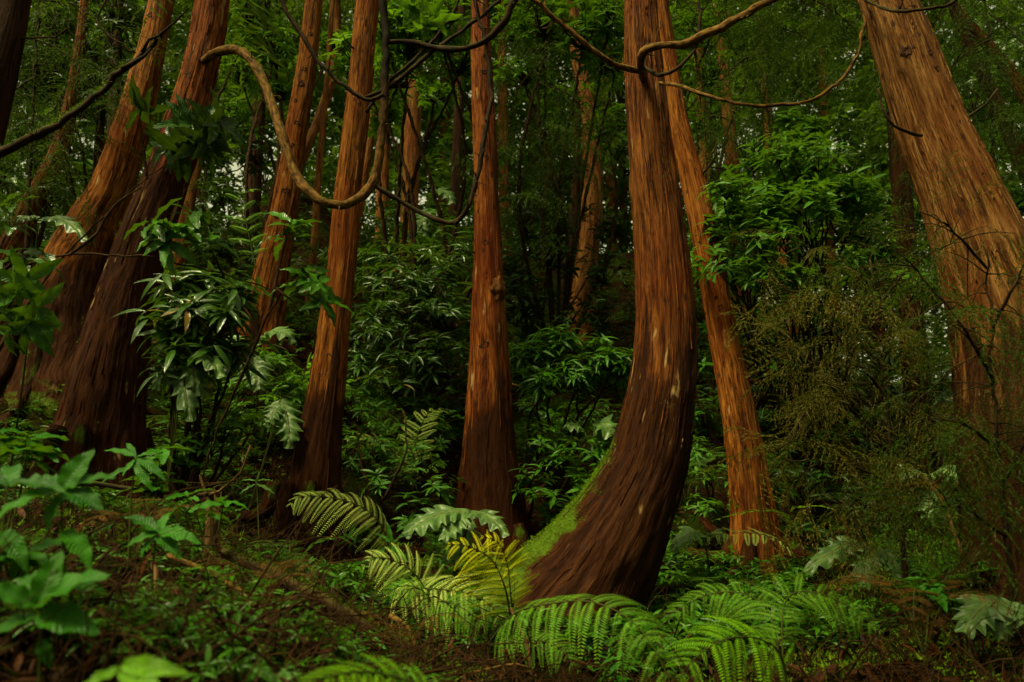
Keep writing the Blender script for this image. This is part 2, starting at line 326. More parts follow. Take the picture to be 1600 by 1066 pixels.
# ------------------------------------------------------------------ trunk tables (photo pixel x, y, width across), base first
TR = [
 # key, mat, d0, d1, pts, label, group, dict
 ('curved', B_BROWN, 4.9, 5.1, [(835,1080,330),(862,1010,285),(888,950,245),(922,900,205),(952,850,180),(978,800,153),(1006,740,126),(1018,700,115),(1036,600,100),(1040,500,90),(1034,400,83),(1024,300,76),(1013,200,69),(1005,100,61),(1000,0,53),(994,-200,45),(990,-500,38)],
  "thick red brown trunk that sweeps up in a curve from a mossy foot", dict(old=1.75, moss=1.0)),
 ('center', B_RED, 6.4, 6.4, [(770,915,140),(768,880,112),(766,800,98),(764,700,79),(764,600,64),(763,500,54),(762,400,43),(760,300,38),(756,200,37),(752,100,33),(750,0,28),(747,-200,24),(745,-500,20)],
  "straight red trunk with a swollen burl halfway up, in the middle of the forest", dict(old=1.25, moss=0.35)),
 ('leftmid', B_ORANGE, 6.0, 6.2, [(470,900,110),(478,860,90),(487,800,77),(498,700,66),(512,600,55),(524,500,47),(536,400,44),(544,300,42),(556,200,40),(566,100,38),(574,0,38),(590,-200,32),(610,-500,28)],
  "orange trunk with fine fibrous bark crossed by the hanging loop of a dark branch", dict(old=1.3, moss=0.1)),
 ('rightthin', B_ORANGE, 6.4, 6.6, [(1200,960,115),(1190,925,92),(1182,850,76),(1176,800,66),(1163,700,56),(1145,600,48),(1125,500,44),(1107,400,42),(1087,300,40),(1062,200,34),(1045,100,28),(1032,0,24),(1005,-200,20),(965,-500,18)],
  "slim orange trunk with short dead stubs leaning behind the curved trunk", dict(old=0.45, moss=0.55)),
 ('rightbig', B_TAN, 4.2, 4.6, [(1655,980,260),(1640,920,230),(1615,800,192),(1600,700,177),(1587,600,167),(1570,500,157),(1535,400,142),(1497,300,123),(1455,200,108),(1420,100,97),(1386,0,88),(1318,-200,76),(1220,-500,62)],
  "massive tan trunk with bark in scales leaning in from the right edge", dict(old=1.35, moss=0.0)),
 ('lefttwo', B_RED, 5.5, 5.9, [(138,790,175),(148,730,145),(157,680,124),(170,600,110),(190,500,94),(216,400,82),(252,300,74),(288,200,68),(315,100,56),(333,0,53),(360,-200,46),(395,-500,40)],
  "leaning red trunk with a mossy left edge from which the looping limb grows", dict(old=2.0, moss=0.8)),
 ('leftone', B_ORANGE, 7.2, 7.4, [(70,640,160),(88,570,130),(100,500,114),(118,420,104),(146,350,84),(172,300,68),(205,200,57),(231,100,46),(252,0,38),(290,-200,32),(350,-500,26)],
  "leaning bright orange trunk with torn bark second from the left edge", dict(old=1.3, moss=0.6)),
 ('farleft', B_BROWN, 8.4, 8.4, [(-5,440,62),(15,400,50),(50,320,36),(85,250,28),(105,180,20),(120,100,15),(132,0,13),(150,-200,10)],
  "thin bent brown trunk at the left edge behind the mossy dark limb", dict(old=0.2, moss=0.1)),
 ('back470', B_ORANGE, 8.3, 8.3, [(385,580,90),(400,540,76),(410,500,66),(430,400,50),(449,300,41),(463,200,35),(480,100,32),(491,0,28),(520,-200,24)],
  "pale orange trunk dotted with dark knots standing behind the looping limb", dict(old=-0.3, moss=0.2)),
]
GB = "slender trunks further back on the slope"
FARTR = [
 (B_FAR, 9.2, [(262,470,30),(275,420,28),(290,330,25),(305,250,24),(320,170,22),(345,0,18),(370,-160,15)], "slim reddish trunk showing just right of the leaning red trunk"),
 (B_FAR, 10.5, [(484,470,14),(490,400,12),(497,280,11),(508,160,9),(520,0,8),(530,-120,7)], "pole thin yellowish stem between the knotted trunk and the fibrous orange one"),
 (B_FAR, 14, [(634,440,36),(637,410,32),(641,300,27),(645,200,27),(650,100,24),(656,0,20),(662,-120,16)], "rosy trunk left of the middle with its foot on a dark ledge"),
 (B_DARK, 13, [(706,420,20),(708,380,18),(712,280,16),(716,180,15),(720,60,13),(724,-120,10)], "dark trunk with white flecks close left of the central red trunk"),
 (B_FAR, 11, [(898,540,48),(905,500,42),(918,400,36),(925,300,34),(922,200,27),(905,100,23),(888,0,20),(870,-160,16)], "curving reddish brown trunk half way between the central and the curved trunk"),
 (B_DARK, 11, [(876,520,20),(880,480,17),(890,400,15),(900,280,13),(903,150,11),(904,0,9)], "dark mossy stem leaning against the curving reddish brown one"),
 (B_FAR, 10, [(1170,580,34),(1165,520,30),(1155,400,28),(1148,300,25),(1140,200,20),(1130,100,15),(1122,0,13),(1112,-140,11)], "brown trunk directly right of the slim orange trunk with stubs"),
 (B_FAR, 11.5, [(1250,690,26),(1245,640,23),(1240,500,20),(1225,400,18),(1210,300,16),(1196,150,13),(1180,0,10)], "slim red trunk glimpsed through the olive sprays on the right"),
 (B_DARK, 7.5, [(1455,840,66),(1448,760,56),(1436,650,44),(1424,500,38),(1416,400,34),(1405,250,30),(1392,80,26),(1380,-150,20)], "dark trunk buried in foliage left of the massive tan one"),
 (B_DARK, 7.2, [(1790,700,60),(1700,480,44),(1640,340,34),(1600,260,28),(1552,150,24),(1509,60,20),(1480,-20,18),(1420,-180,14)], "leaning dark trunk that crosses the upper right corner behind the tan one"),
 (B_BROWN, 8.2, [(1850,640,60),(1720,360,40),(1620,180,30),(1560,90,24),(1500,20,20),(1440,-80,16)], "dull brown trunk in the upper right corner, higher of the leaning pair"),
 (B_DARK, 4.6, [(-160,560,120),(-70,330,90),(-30,200,74),(0,90,62),(22,0,50),(60,-200,36)], "dark trunk cut off by the upper left corner"),
 (B_FAR, 20, [(690,420,20),(692,330,18),(695,220,17),(699,100,14),(702,-60,10)], "distant orange trunk between the rosy trunk and the central one"),
 (B_FAR, 24, [(672,380,12),(674,300,11),(676,180,10),(680,40,8)], "distant thin trunk beside the brightest gap of sky"),
 (B_FAR, 18, [(789,470,22),(789,330,20),(786,200,18),(784,60,15),(782,-80,12)], "distant dull trunk close right of the central red trunk"),
 (B_FAR, 22, [(832,440,16),(834,320,15),(830,200,13),(828,60,11)], "distant trunk half hidden by leaves right of the central trunk"),
 (B_FAR, 24, [(858,430,14),(858,300,13),(862,180,11),(866,40,9)], "distant rusty trunk behind the leaning mossy stem"),
 (B_FAR, 20, [(958,470,20),(956,360,18),(952,240,16),(946,110,14),(940,-40,11)], "distant trunk just left of the upper curved trunk"),
 (B_FAR, 23, [(975,450,15),(974,330,14),(970,200,12),(968,60,10)], "distant pale stem touching the left edge of the curved trunk"),
 (B_FAR, 17, [(1118,560,24),(1112,440,22),(1106,330,20),(1098,200,17),(1090,60,14),(1084,-80,11)], "distant lit trunk seen between the slim orange trunk and the brown one"),
 (B_FAR, 19, [(1305,640,24),(1302,520,22),(1296,400,20),(1290,250,17),(1284,80,14)], "distant trunk behind the bright green shrub on the right"),
 (B_FAR, 22, [(1378,660,22),(1374,540,20),(1370,420,18),(1364,260,15),(1358,100,12)], "distant trunk beside the lower white gap of sky on the right"),
 (B_FAR, 17, [(592,460,24),(596,360,21),(600,240,19),(606,100,16),(612,-60,12)], "distant trunk between the fibrous orange trunk and the rosy one"),
 (B_FAR, 16, [(545,470,20),(556,360,18),(596,100,14),(610,-30,12)], "distant leaning trunk behind the fibrous orange one"),
 (B_DARK, 13, [(385,460,30),(392,360,26),(400,240,22),(410,100,18),(418,-60,14)], "dark trunk in the gloom under the looping limb"),
 (B_FAR, 14, [(452,300,14),(520,120,16),(526,0,14),(532,-100,10)], "distant orange stem behind the knotted pale trunk near the top"),
 (B_DARK, 11, [(170,380,26),(176,250,20),(180,120,17),(186,0,14),(190,-120,12)], "dark mossy stem left of the torn orange trunk"),
 (B_DARK, 9.5, [(150,420,18),(152,280,15),(160,150,13),(178,0,10)], "thinnest dark stem standing behind the mossy dark limb"),
]

# ------------------------------------------------------------------ ground
def fbase(x, y):
    z = np.interp(y, [-30, -5, 0, 3, 5, 6.5, 8, 9.5, 11, 14, 16, 20, 60], [-2.0, -.6, 0, .1, .25, .6, 1.35, 2.3, 3.2, 4.9, 5.7, 6.0, 5.0])
    ratio = x / np.maximum(y, 1.0)
    k = np.clip((ratio - 0.18) / 0.35, 0, 1); k = k * k * (3 - 2 * k)
    return z * (1 - 0.52 * k * np.clip((y - 5) / 4, 0, 1))
CT = []
for t in TR:
    q = t[4][1]; CT.append(P(q[0], q[1], t[2]))
for t in FARTR:
    if t[1] < 15 and 0 <= t[2][1][0] <= 1600:
        q = t[2][0]; CT.append(P(q[0], q[1], t[1]))
for px, py, d in [(90, 960, 1.9), (330, 960, 2.4), (200, 880, 3.0), (480, 960, 3.4), (620, 1130, 3.0), (700, 1030, 4.0), (820, 1110, 3.8), (1100, 1060, 4.0), (1300, 1050, 3.8), (1480, 1020, 3.4),
                  (60, 800, 3.6), (330, 850, 4.6), (620, 920, 5.0), (1050, 900, 6.2), (1330, 850, 6.0), (1050, 700, 9.0), (900, 640, 9.0), (650, 640, 8.6), (330, 700, 7.0), (1350, 720, 8.0), (640, 1300, 2.0), (900, 1260, 2.4), (1250, 1300, 2.4), (1500, 1300, 2.0)]:
    CT.append(P(px, py, d))
CT = np.array(CT); RES = CT[:, 2] - fbase(CT[:, 0], CT[:, 1])
def H0(x, y):
    x = np.asarray(x, float); y = np.asarray(y, float)
    d2 = (x[..., None] - CT[:, 0])**2 + (y[..., None] - CT[:, 1])**2 + 0.12
    wt = d2 ** -1.5 ; ws = wt.sum(-1) + 0.06
    return fbase(x, y) + (wt * RES).sum(-1) / ws
def H(x, y):
    x = np.asarray(x, float); y = np.asarray(y, float); p = np.stack([x, y, x * 0], -1)
    return H0(x, y) + 0.10 * vn(p * 1.3) + 0.05 * vn(p * 3.7 + 9) + 0.022 * vn(p * 11)
xs = np.r_[np.linspace(-90, -10, 24)[:-1], np.arange(-10, 10, 0.09), np.linspace(10, 90, 24)]
ys = np.r_[np.linspace(-60, -1, 20)[:-1], np.arange(-1, 17, 0.09), np.linspace(17, 120, 36)]
GX, GY = np.meshgrid(xs, ys); GZ = np.vstack([H(GX[i:i + 20], GY[i:i + 20]) for i in range(0, len(ys), 20)])
V = np.stack([GX, GY, GZ], -1).reshape(-1, 3); nx = len(xs)
i = np.arange(len(ys) - 1)[:, None]; j = np.arange(nx - 1)[None]
Q = np.stack([i * nx + j, i * nx + j + 1, (i + 1) * nx + j + 1, (i + 1) * nx + j], -1).reshape(-1, 4)
m = NT("forest_floor"); g = m.n("ShaderNodeNewGeometry").outputs['Position']
n1 = m.noise(g, 2.2, 6); n2 = m.noise(g, 22, 6, 0.65); n3 = m.noise(g, 70, 3)
col = m.ramp(n2, [(0.35, (0.003, 0.0015, 0.0006)), (0.5, (0.012, 0.005, 0.002)), (0.68, (0.036, 0.015, 0.005))])
col = m.mix(m.ramp(n1, [(0.46, 0.0), (0.60, 0.8)]), col, m.mix(n3, (0.004, 0.010, 0.001), (0.025, 0.042, 0.003)))
m.l(col, m.p.inputs['Base Color']); m.p.inputs['Roughness'].default_value = 0.9; m.p.inputs['Specular IOR Level'].default_value = 0.02
m.l(m.bump(n3, 0.01, 1.0, m.bump(n2, 0.05, 1.0)), m.p.inputs['Normal'])
tag(MB().add(V, Q=Q, A=V).build("ground", m.m), kind='structure')

# ------------------------------------------------------------------ trunks
def trunk_mesh(pts, d0, d1, sides, step, seed, old=0.0, moss=0.0, ridge=1.0, flare=0.5):
    a = np.array(pts, float); ys_ = a[:, 1]; d = d0 + (d1 - d0) * (ys_[0] - ys_) / (ys_[0] - ys_[-1])
    pc = np.array([P(x, y, dd) for (x, y), dd in zip(a[:, :2], d)])
    w = a[:, 2]
    dpx = np.gradient(a[:, 0]); dpy = np.gradient(a[:, 1]); cosl = np.abs(dpy) / np.hypot(dpx, dpy)
    r = w * 0.5 / FX * d * cosl
    down = pc[0] - 0.5 * (pc[1] - pc[0]) / np.linalg.norm(pc[1] - pc[0]); down[2] = pc[0][2] - 0.5
    pc = np.vstack([down, pc]); r = np.r_[r[0] * 1.15, r]
    full = np.c_[pc, r]; L = np.linalg.norm(np.diff(pc, axis=0), axis=1).sum(); n = max(12, int(L / step))
    s = smooth(full, n); c, rr = s[:, :3], s[:, 3]
    t, e1, e2 = pt_frames(c); th = np.linspace(0, 2 * pi, sides, endpoint=False)
    ring = np.cos(th)[None, :, None] * e1[:, None] + np.sin(th)[None, :, None] * e2[:, None]
    Ls = np.r_[0, np.cumsum(np.linalg.norm(np.diff(c, axis=0), axis=1))]
    rm = np.median(rr)
    ct, st = np.cos(th)[None] * np.ones((n, 1)), np.sin(th)[None] * np.ones((n, 1)); LL = Ls[:, None] * np.ones((1, sides))
    hgt = np.maximum(Ls - 0.5, 0)[:, None]
    fl = np.exp(-hgt / 0.45) * flare
    q = np.stack([ct * 1.5, st * 1.5, LL * 0.35], -1) + seed
    q2 = np.stack([ct * rm * 26, st * rm * 26, LL * 1.6], -1) + seed * 3; q3 = np.stack([ct * rm * 62, st * rm * 62, LL * 4.5], -1) + seed
    lob = vn(np.stack([ct * 1.9, st * 1.9, LL * 0.5], -1) + seed * 5)
    lob2 = vn(np.stack([ct * 3.4, st * 3.4, LL * 0.8], -1) + seed * 9)
    rel = 1 + 0.05 * vn(q) + fl * (0.18 + 0.34 * lob + 0.20 * lob2) + ridge * (0.042 * (1 - np.abs(vn(q2)) * 2) + 0.026 * (1 - np.abs(vn(q3)) * 2)) * (0.6 + 1.0 * np.exp(-hgt / 1.2))
    V = c[:, None] + ring * (rr[:, None] * rel)[..., None]
    A = np.stack([ct * rm, st * rm, LL], -1)
    old_shade = old - hgt * 0.55 + 0 * ct + 0.25 * vn(q2 * 0.6)  # darker down the stem: older bark and shade painted in together
    old_shade = np.clip(old_shade if old > 0 else old_shade * 0 - 1, -1, 1.2)
    left = norm(ring * np.array([1, 1, 1.4]))[..., 0] * -0.8 + ring[..., 2] * 0.7
    mo = moss * (1.10 * np.clip(left, 0, 1) ** 4.2) * np.clip(1.35 - hgt / 1.9, 0, 1) + (moss > 0.3) * 0.55 * np.exp(-hgt / 0.25)
    B = np.stack([mo, old_shade, LL * 0 + (seed * 7.7) % 1], -1)
    ii = np.arange(n - 1)[:, None]; jj = np.arange(sides)[None]; j2 = (jj + 1) % sides
    Q = np.stack([ii * sides + jj, ii * sides + j2, (ii + 1) * sides + j2, (ii + 1) * sides + jj], -1).reshape(-1, 4)
    mb = MB(); mb.add(V, Q=Q, A=A, B=B)
    return mb, dict(c=c, r=rr, V=V, ring=ring, t=t, L=Ls, moss=mo, old=old_shade, base=pc[1])

def spray_t(nb, nn, L=0.5, blen=0.13, seed=1, drop=0.25, wn=0.07, hang=0.5, coarse=False, side_k=0.75):
    """conifer spray along +Y: twig with branchlets carrying needle blades; triangles"""
    r = np.random.default_rng(seed); mb = MB(); P0 = []; D0 = []; S0 = []
    for k in range(nb):
        t = (k + 0.8) / nb; base = np.array([0.02 * math.sin(t * 9), t * L, -drop * L * t * t]); sd = (-1)**k
        ln = blen * (1.05 - 0.55 * t) * r.uniform(0.7, 1.25)
        dr = norm(np.array([sd * r.uniform(0.7, 1.0), r.uniform(0.5, 1.0), r.uniform(-0.35, 0.25)]))
        s = (np.arange(nn) + 0.5) / nn
        pts = base + s[:, None] * ln * dr + (s**2)[:, None] * ln * hang * np.array([0, 0.1, -1])
        tan = norm(dr[None] + 2 * s[:, None] * hang * np.array([[0, .1, -1]]))
        side = norm(r.normal(size=(nn, 3)))
        P0.append(pts); D0.append(norm(tan * 0.9 + side * (0.25 if coarse else side_k))); S0.append(np.full(nn, ln * (1.5 / nn if coarse else 1.0 / nn) + (0.004 if coarse else 0.012)))
    P0 = np.vstack(P0); D0 = np.vstack(D0); S0 = np.hstack(S0)
    R = frames(D0, norm(r.normal(size=P0.shape)))
    sc = np.stack([np.full(len(S0), wn), S0, S0], -1)
    inst(mb, BLADE, P0, R, sc, tri=True)
    return np.vstack(mb.v), np.vstack(mb.t), np.vstack(mb.a)
SP_NEAR = [spray_t(20, 15, 0.5, 0.19, k, wn=0.008, hang=0.8, side_k=0.45) for k in (1, 2, 3)]
SP_FAR = [spray_t(16, 4, 0.8, 0.30, k, wn=0.035, coarse=True) for k in (4, 5, 6)]

def crown(parent, base, top, rad, n, mat, droop=0.3, dens=1.0, scale=1.0, name='crown'):
    """conifer crown: limbs all round the stem carrying drooping sprays"""
    mb = MB(); pos = []; D = []
    for k in range(n):
        t = (k + rng.random()) / n; c = base * (1 - t) + top * t; az = rng.random() * 2 * pi; ln = rad * (1.1 - 0.8 * t) * rng.uniform(0.5, 1.1)
        dr = np.array([math.cos(az), math.sin(az), 0.15 - droop])
        for s in np.linspace(0.25, 1, max(3, int(ln * 3.2))):
            pos.append(c + dr * ln * s + rng.normal(size=3) * 0.12 + np.array([0, 0, 0.18 * ln * s * (1 - s)])); D.append(dr + rng.normal(size=3) * 0.45)
    pos = np.array(pos); D = np.array(D)
    for k, T in enumerate(SP_FAR):
        sel = np.arange(len(pos)) % 3 == k
        inst(mb, T, pos[sel], frames(D[sel], np.array([0, 0, 1.]) + rng.normal(size=(sel.sum(), 3)) * 0.3), rng.uniform(0.7, 1.3, sel.sum()) * scale, tri=True)
    return mb.build(name, mat, parent, shade=False)

def tufts(mb, V, N, k, s0, s1):
    """little blades standing off a surface"""
    idx = rng.integers(0, len(V), k); D = norm(N[idx] + rng.normal(size=(k, 3)) * 0.55)
    sc = rng.uniform(s0, s1, k)
    inst(mb, BLADE, V[idx] + rng.normal(size=(k, 3)) * 0.006, frames(D, rng.normal(size=(k, 3))), np.stack([sc * 0.28, sc, sc], -1), tri=True)

INFO = {}; UPV = np.array([0, 0, 1.])
GT = "tall trunks with peeling red bark"
for k, (key, mat, d0, d1, pts, label, o) in enumerate(TR):
    big = key in ('curved', 'rightbig', 'lefttwo')
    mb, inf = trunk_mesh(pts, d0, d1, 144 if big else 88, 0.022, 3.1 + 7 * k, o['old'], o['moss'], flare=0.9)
    root = thing('conifer_tree', label, 'tree', inf['base'], GT); inf['root'] = root; INFO[key] = inf
    tr = mb.build('trunk', mat, root); inf['mat'] = mat
    # loose fibrous strips of bark standing off the stem
    Vt, Rg = inf['V'], inf['ring']; ns, ss = Vt.shape[:2]; sb = MB(); m_ = 7; nst = 420 if big else 220
    i0 = rng.integers(8, ns - 40, nst); j0 = rng.integers(0, ss, nst); ln = rng.integers(4, 20, nst); wd = rng.uniform(0.002, 0.006, nst)
    f = np.linspace(0, 1, m_)[None]; ii = np.clip((i0[:, None] + f * ln[:, None]).astype(int), 0, ns - 1); jj = (j0[:, None] + (f * rng.normal(size=(nst, 1)) * 1.5).astype(int)) % ss
    c_ = Vt[ii, jj]; n_ = Rg[ii, jj]; tg = norm(np.gradient(c_, axis=1)); sd_ = norm(np.cross(n_, tg))
    off = 0.002 + rng.uniform(0, 0.012, (nst, 1)) * (2 * f - 1) ** 2 * (f > 0.5) + rng.uniform(0, 0.006, (nst, 1)) * (f < 0.5) * (1 - 2 * f)
    hw_ = wd[:, None] * (0.25 + np.sin(pi * f) ** 0.6)
    Vs_ = np.stack([c_ - sd_ * hw_[..., None] - n_ * 0.001, c_ + n_ * (off + 0.003)[..., None], c_ + sd_ * hw_[..., None] - n_ * 0.001], 2)
    Vs_[:, -1] = Vs_[:, -1].mean(1, keepdims=True); base_i = (np.arange(nst) * m_ * 3)[:, None, None] + (np.arange(m_ - 1) * 3)[None, :, None] + np.arange(2)[None, None]
    Qs = np.stack([base_i, base_i + 1, base_i + 4, base_i + 3], -1).reshape(-1, 4); As = np.stack([Vs_[..., 0] * 0.5 + rng.random((nst, 1, 1)) * 9, Vs_[..., 1] * 0.5, Vs_[..., 2]], -1)
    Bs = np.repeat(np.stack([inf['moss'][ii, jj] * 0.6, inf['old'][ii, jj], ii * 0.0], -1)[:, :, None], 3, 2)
    sb.add(Vs_, Q=Qs, A=As, B=Bs.reshape(-1, 3)); tag(sb.build('bark_strips', mat, tr), kind='stuff')
    # crown high above, out of the picture but shading the forest
    top = inf['c'][-1]; ax = norm(inf['c'][-1] - inf['c'][-12]); ax = norm(ax + np.array([0, 0, 1.5]))
    mbx = MB(); tube(mbx, [top - ax * 0.1, top + ax * 2.5, top + ax * 5], inf['r'][-1], 0.03, 12)
    mbx.build('trunk_top', mat, root)
    crown(root, top + ax * 1.8, top + ax * 5, 1.9, 17, N_FAR)
    if o['moss'] > 0.3:
        mo = inf['moss']; n_, s_ = mo.shape; sel = (mo + 0.34 * vn(inf['V'] * 7) + 0.22 * vn(inf['V'] * 19) > 0.46)
        Vs = inf['V'][sel]; Ns = inf['ring'][sel]
        if len(Vs):
            cush = np.maximum(0, vn(Vs * 13)) ; mm = MB(); tufts(mm, Vs + Ns * (cush * 0.02)[:, None], Ns, min(34000, 14 * len(Vs)), 0.005, 0.017); mm.build('moss', M_MOSS, root, shade=False)
for key in ('center', 'leftmid', 'rightthin', 'lefttwo', 'leftone', 'rightbig', 'back470'):
    inf = INFO[key]; i0 = int(np.argmin(np.linalg.norm(inf['c'] - inf['base'], axis=1))); R0 = inf['r'][i0]; b = inf['base'].copy(); b[2] = float(H(b[0], b[1])); Rr = min(R0, .24)
    for q in range(6):
        az = q / 6 * 2 * pi + rng.uniform(-.3, .3); o = np.array([math.cos(az), math.sin(az), 0]); L = Rr * rng.uniform(1.4, 3.2)
        side = np.array([-o[1], o[0], 0]) * rng.normal() * .3 * L; pts = [b + o * R0 * .80 + UPV * Rr * 1.5]
        for f_, dz in ((0, .55), (.45, .16), (.8, .04), (1.0, -.12)):
            g_ = b + o * (R0 * 1.06 + L * f_) + side * f_ * f_; g_[2] = float(H(g_[0], g_[1])) + Rr * dz; pts.append(g_)
        mb = MB(); tube(mb, pts, 0, rad=[Rr * .22, Rr * .27, Rr * .20, Rr * .12, Rr * .05], sides=16, n=34, wob=.012, rnd=rng.random())
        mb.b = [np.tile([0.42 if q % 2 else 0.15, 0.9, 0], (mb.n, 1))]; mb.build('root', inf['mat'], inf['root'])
def on_trunk(key, px, py, ang=0.0):
    """point on the camera side of a trunk at photo height py; ang turns it round the stem (right positive)"""
    f = INFO[key]; d = f['c'][:, 1]; v = []
    rel = f['c'] - np.array([0, 0, CAMZ]); zc = rel[:, 1] * cP + rel[:, 2] * sP; yc = -rel[:, 1] * sP + rel[:, 2] * cP
    pyy = 533 - FX * yc / zc; i = int(np.argmin(np.abs(pyy - py)))
    n = norm(np.array([math.sin(ang), -math.cos(ang), 0]) - f['t'][i] * np.dot([math.sin(ang), -math.cos(ang), 0], f['t'][i]))
    return f['c'][i] + n * f['r'][i] * 1.0, n, f['t'][i], f['r'][i]
def knot(key, py, ang, r, stub=0.0, bend=(0, 0, 0.0), mat=None):
    p, n, t, R = on_trunk(key, 0, py, ang); mb = MB()
    # collar: a puckered ring with a sunken dark heart
    th = np.linspace(0, 2 * pi, 16, endpoint=False); sx = norm(np.cross(n, t)); prof = [(1.5, -0.05), (1.2, 0.16), (0.95, 0.26), (0.62, 0.18), (0.3, 0.02), (0.02, -0.12)]
    V = []
    for rr, hh in prof:
        jit = 1 + 0.45 * vn(np.stack([np.cos(th) * 2, np.sin(th) * 2, th * 0 + py], -1))
        V.append(p + (np.cos(th) * jit)[:, None] * sx * rr * r + (np.sin(th) * jit)[:, None] * t * rr * r * 1.15 + n * hh * r)
    V = np.array(V).reshape(-1, 3); i = np.arange(len(prof) - 1)[:, None]; j = np.arange(16)[None]; j2 = (j + 1) % 16
    Q = np.stack([i * 16 + j, i * 16 + j2, (i + 1) * 16 + j2, (i + 1) * 16 + j], -1).reshape(-1, 4)
    mb.add(V, Q=Q, A=V)
    kn = mb.build('knot', M_KNOT, INFO[key]['root'])
    if stub:
        m2 = MB(); e = p + n * stub * 0.5 + np.array(bend) * stub * 0.4; e2 = p + n * stub * 0.7 + np.array(bend) * stub
        tube(m2, [p - n * 0.02, e, e2], r * 0.75, r * 0.28, 8, wob=0.01, rnd=py * .01); m2.build('branch_stub', mat or M_LIMBDK, INFO[key]['root'])
for key, lst in dict(
    curved=[(560, -.2, .012), (640, .5, .014), (240, .4, .010), (420, -.5, .012)],
    center=[(545, -.15, .028), (385, -.1, .020), (430, -.3, .012), (250, .2, .014), (120, .3, .016), (70, 0.5, .014), (690, .2, .014)],
    leftmid=[(355, -.4, .014), (170, .3, .012), (250, -.2, .010), (560, .1, .013), (590, -.3, .010)],
    rightthin=[(470, -.3, .012), (485, -.1, .016), (580, .3, .012), (610, -.2, .014), (520, .5, .010)],
    rightbig=[(35, -.3, .013), (78, .0, .012), (97, -.5, .022), (107, .25, .014), (135, .3, .014), (195, .2, .013), (222, .35, .016), (300, .2, .012)],
    lefttwo=[(135, -.1, .022), (275, .3, .018), (5, .2, .012)],
    leftone=[(35, -.2, .022), (197, .2, .012), (235, .1, .014), (110, .5, .012), (285, -.2, .014)],
    back470=[(115, .1, .020), (140, 0, .024), (200, .3, .022), (235, .2, .018), (305, .2, .026), (165, -.2, .018), (60, .2, .016), (345, 0, .03)]).items():
    for py, ang, r in lst: knot(key, py, ang, r)
for key, py, ang, r, st, bd in [('rightthin', 280, .9, .014, .22, (-.05, -.1, 1.0)), ('rightthin', 350, 1.0, .013, .20, (.1, -.1, 1.0)), ('rightthin', 385, .7, .012, .13, (.6, -.2, .8)),
                                ('rightthin', 180, .8, .012, .10, (.3, -.2, .9)), ('rightbig', 205, 1.2, .014, .16, (.5, 0, .9)), ('center', 95, .4, .012, .08, (.8, -.4, .3)),
                                ('leftone', 60, .9, .020, .30, (.7, -.4, .5)), ('center', 395, -1.2, .010, .10, (-.6, -.3, .2)), ('leftmid', 85, -.8, .012, .10, (-.3, -.3, 1.0))]:
    knot(key, py, ang, r, st, bd)
# burl on the central trunk
p, n, t, R = on_trunk('center', 0, 458, 0.75)
th, ph = np.meshgrid(np.linspace(0, 2 * pi, 36, endpoint=False), np.linspace(0.02, pi - 0.02, 24)); d = np.stack([np.cos(th) * np.sin(ph), np.sin(th) * np.sin(ph), np.cos(ph)], -1)
rr = 0.062 * (1 + 0.28 * vn(d * 2.2 + 3) + 0.16 * (1 - np.abs(vn(d * 6))) + 0.07 * vn(d * 15))
Vb = p - n * 0.03 + d * rr[..., None] * np.array([1, 1, 1.75]); i = np.arange(23)[:, None]; j = np.arange(36)[None]; j2 = (j + 1) % 36
MB().add(Vb, Q=np.stack([i * 36 + j, (i + 1) * 36 + j, (i + 1) * 36 + j2, i * 36 + j2], -1).reshape(-1, 4), A=d * 0.1).build('burl', B_TAN, INFO['center']['root'])

for k, (mat, d, pts, label) in enumerate(FARTR):
    mb, inf = trunk_mesh(pts, d, d, 32 if d < 15 else 20, 0.06 if d < 12 else 0.12, 50.3 + 5 * k, 0.0, 0.4 if mat is B_DARK else 0.0, 0.8, 0.4)
    root = thing('conifer_tree' if k not in (1, 5, 26, 27) else 'thin_tree', label, 'tree', inf['base'], GB)
    mb.build('trunk', mat, root)
    top = inf['c'][-1]; ax = norm(norm(inf['c'][-1] - inf['c'][-6]) + np.array([0, 0, 1.0])); ht = 4.0 if d < 15 else 7
    mbx = MB(); tube(mbx, [top - ax * 0.1, top + ax * ht], inf['r'][-1], 0.03, 8, n=6); mbx.build('trunk_top', mat, root)
    lo = top - ax * (0.2 if d < 12 else 1.0)
    crown(root, lo, top + ax * ht, 1.6 if d < 12 else 2.2, 18 if d < 12 else 24, N_FAR, scale=1.0 if d < 15 else 1.4)

# unseen trees added beside and behind the camera so their crowns shade the low ground
for k, (x, y, lab) in enumerate([(-2.6, -1.6, "unseen conifer added for shade behind the camera on the left"), (2.3, -2.2, "unseen conifer added for shade behind the camera on the right"), (-0.4, -5.0, "unseen conifer added for shade straight behind the camera")]):
    b = np.array([x, y, float(H(x, y))]); root = thing('conifer_tree', lab, 'tree', b, "unseen trees added for shade"); mb = MB()
    tube(mb, [b - UPV * .3, b + UPV * 3, b + UPV * 11], 0.22, 0.05, 24, wob=0.05); mb.build('trunk', B_BROWN, root)
    crown(root, b + UPV * 5.6, b + UPV * 11, 3.0, 45, N_FAR, scale=1.3)

